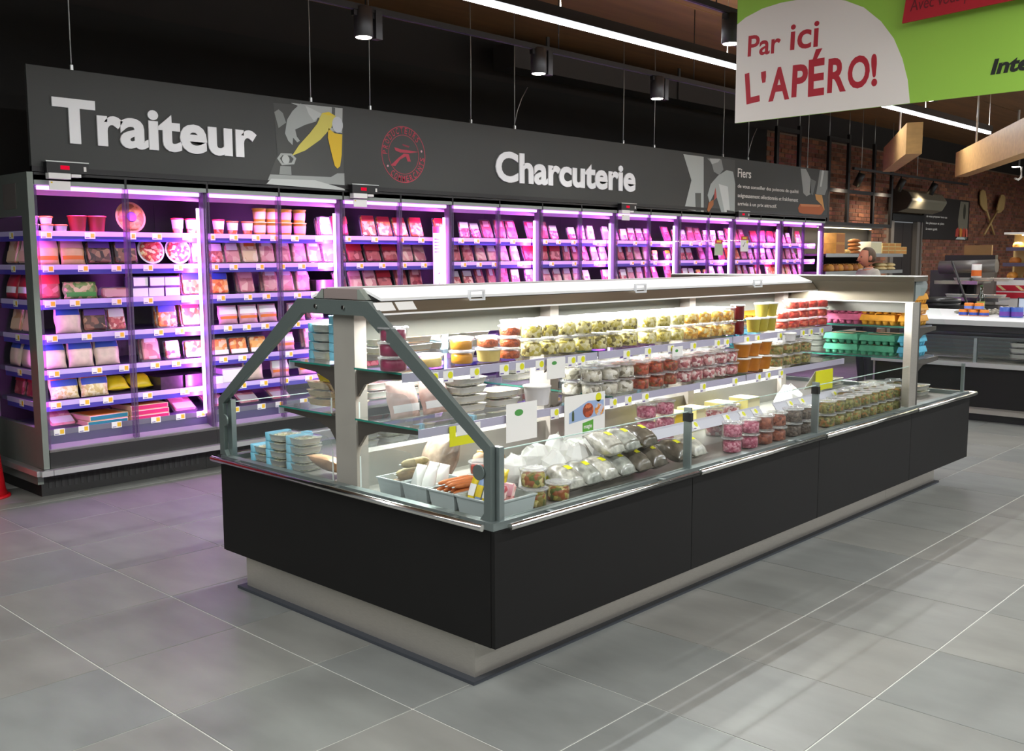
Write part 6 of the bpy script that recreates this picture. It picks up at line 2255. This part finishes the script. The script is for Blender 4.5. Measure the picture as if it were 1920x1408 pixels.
head = sphere('head', SKIN, (.035, 0, hz + .117 * k), (.098 * k, .077 * k, .118 * k), pr, 20, jaw)
MB().tube([(.125, 0, hz + .13 * k), (.146, 0, hz + .10 * k), (.158, 0, hz + .085 * k), (.13, 0, hz + .075 * k)], .012, 6, radii=[.008, .011, .014, .01]).obj('nose', SKIN, head)
MB().tube([(.122, -.024, hz + .052 * k), (.134, 0, hz + .053 * k), (.122, .024, hz + .052 * k)], .006, 6).obj('mouth', mat('lips', '#96524a', .5), head)
for s in (-1, 1):
    sphere('eye', mat('eye_dark', '#1e1612', .3), (.118, s * .032, hz + .125 * k), (.01, .012, .008), head, 10)
    sphere('ear', SKIN, (.025, s * .078, hz + .11 * k), (.022, .012, .034), head, 10)
def hair_cut(v):
    x, y_, z_ = v
    if x > .05 and z_ < hz + .195 * k:
        return (.03 + (x - .03) * .45, y_ * .8, z_)
    return (x, y_, max(z_, hz + .06 * k))


sphere('hair', HAIR, (.022, 0, hz + .128 * k), (.106 * k, .084 * k, .117 * k), head, 24, hair_cut)
MB().lathe([(.062, H * .835), (.058, H * .85), (.064, H * .862)], 16, cx=.01).obj('collar', mat('collar_grey', '#8f897e', .8), pr)
for s in (-1, 1):
    for f_ in range(4):
        y_ = s * (.235 * k + (f_ - 1.5) * .017)
        MB().tube([(.29 * k, y_, .985 * k), (.335 * k, y_, .98 * k), (.37 * k - abs(f_ - 1.4) * .006, y_, .955 * k), (.375 * k, y_, .93 * k)], .008, 6).obj('finger', SKIN, pr)
    MB().tube([(.29 * k, s * .20 * k, .985 * k), (.325 * k, s * .185 * k, .97 * k), (.35 * k, s * .188 * k, .95 * k)], .009, 6).obj('thumb', SKIN, pr)
MB().lathe([(.07, 0), (.05, .001)], 16).obj('chest_logo', L_RED, pr).location = (0, 0, -10)
bpy.data.objects.remove(bpy.data.objects['chest_logo'])
left = -RT
pr.rotation_euler = (0, 0, math.atan2(left.y, left.x) + .15)

# ================================================================ labels: each good told apart by its stack, row and neighbours
def cluster(vals, tol):
    out = []
    for v in sorted(vals):
        if not out or v - out[-1] > tol:
            out.append(v)
    return out


def rank(v, cl, tol):
    return min(range(len(cl)), key=lambda i_: abs(cl[i_] - v))


ORD2 = ORD + ['nineteenth', 'twentieth', 'twenty-first', 'twenty-second', 'twenty-third']
fam = {}
for o, desc, where, ref, axis in PLACED:
    fam.setdefault((desc, where, ref, axis), []).append(o)
for (desc, where, ref, axis), os_ in fam.items():
    if axis is None:
        for o in os_:
            o['label'] = desc + ', ' + where
        continue
    ai, bi = (1, 0) if axis == 'y' else (0, 1)
    cols = cluster([o.location[ai] for o in os_], .03)
    rows_ = cluster([o.location[bi] for o in os_], .035)
    lays = cluster([o.location.z for o in os_], .02)
    for o in os_:
        w = []
        if len(lays) > 1:
            k_ = rank(o.location.z, lays, .02)
            w.append({2: ['lower', 'upper'], 3: ['bottom', 'middle', 'top']}.get(len(lays), ORD2)[k_] + (' layer' if len(lays) > 3 else ''))
        if len(cols) > 1:
            w.append(ORD2[min(rank(o.location[ai], cols, .03), 22)])
        lab = ' '.join(w + [desc])
        if len(cols) > 1 and ref:
            lab += ' ' + ref
        if len(rows_) > 1:
            k_ = rank(o.location[bi], rows_, .035)
            lab += ', ' + (['back row', 'front row'][k_] if len(rows_) == 2 else ORD2[k_] + ' row')
        o['label'] = (lab + ', ' + where) if where else lab
cnt = {}
for o, *_ in PLACED:
    cnt.setdefault(o['label'], []).append(o)
for lab, os_ in cnt.items():
    if len(os_) > 1:
        for o in os_:
            o['group'] = lab
for o, desc, where, ref, axis in PLACED:
    if 'group' not in o and len(fam[(desc, where, ref, axis)]) > 1:
        o['group'] = desc + ', ' + where
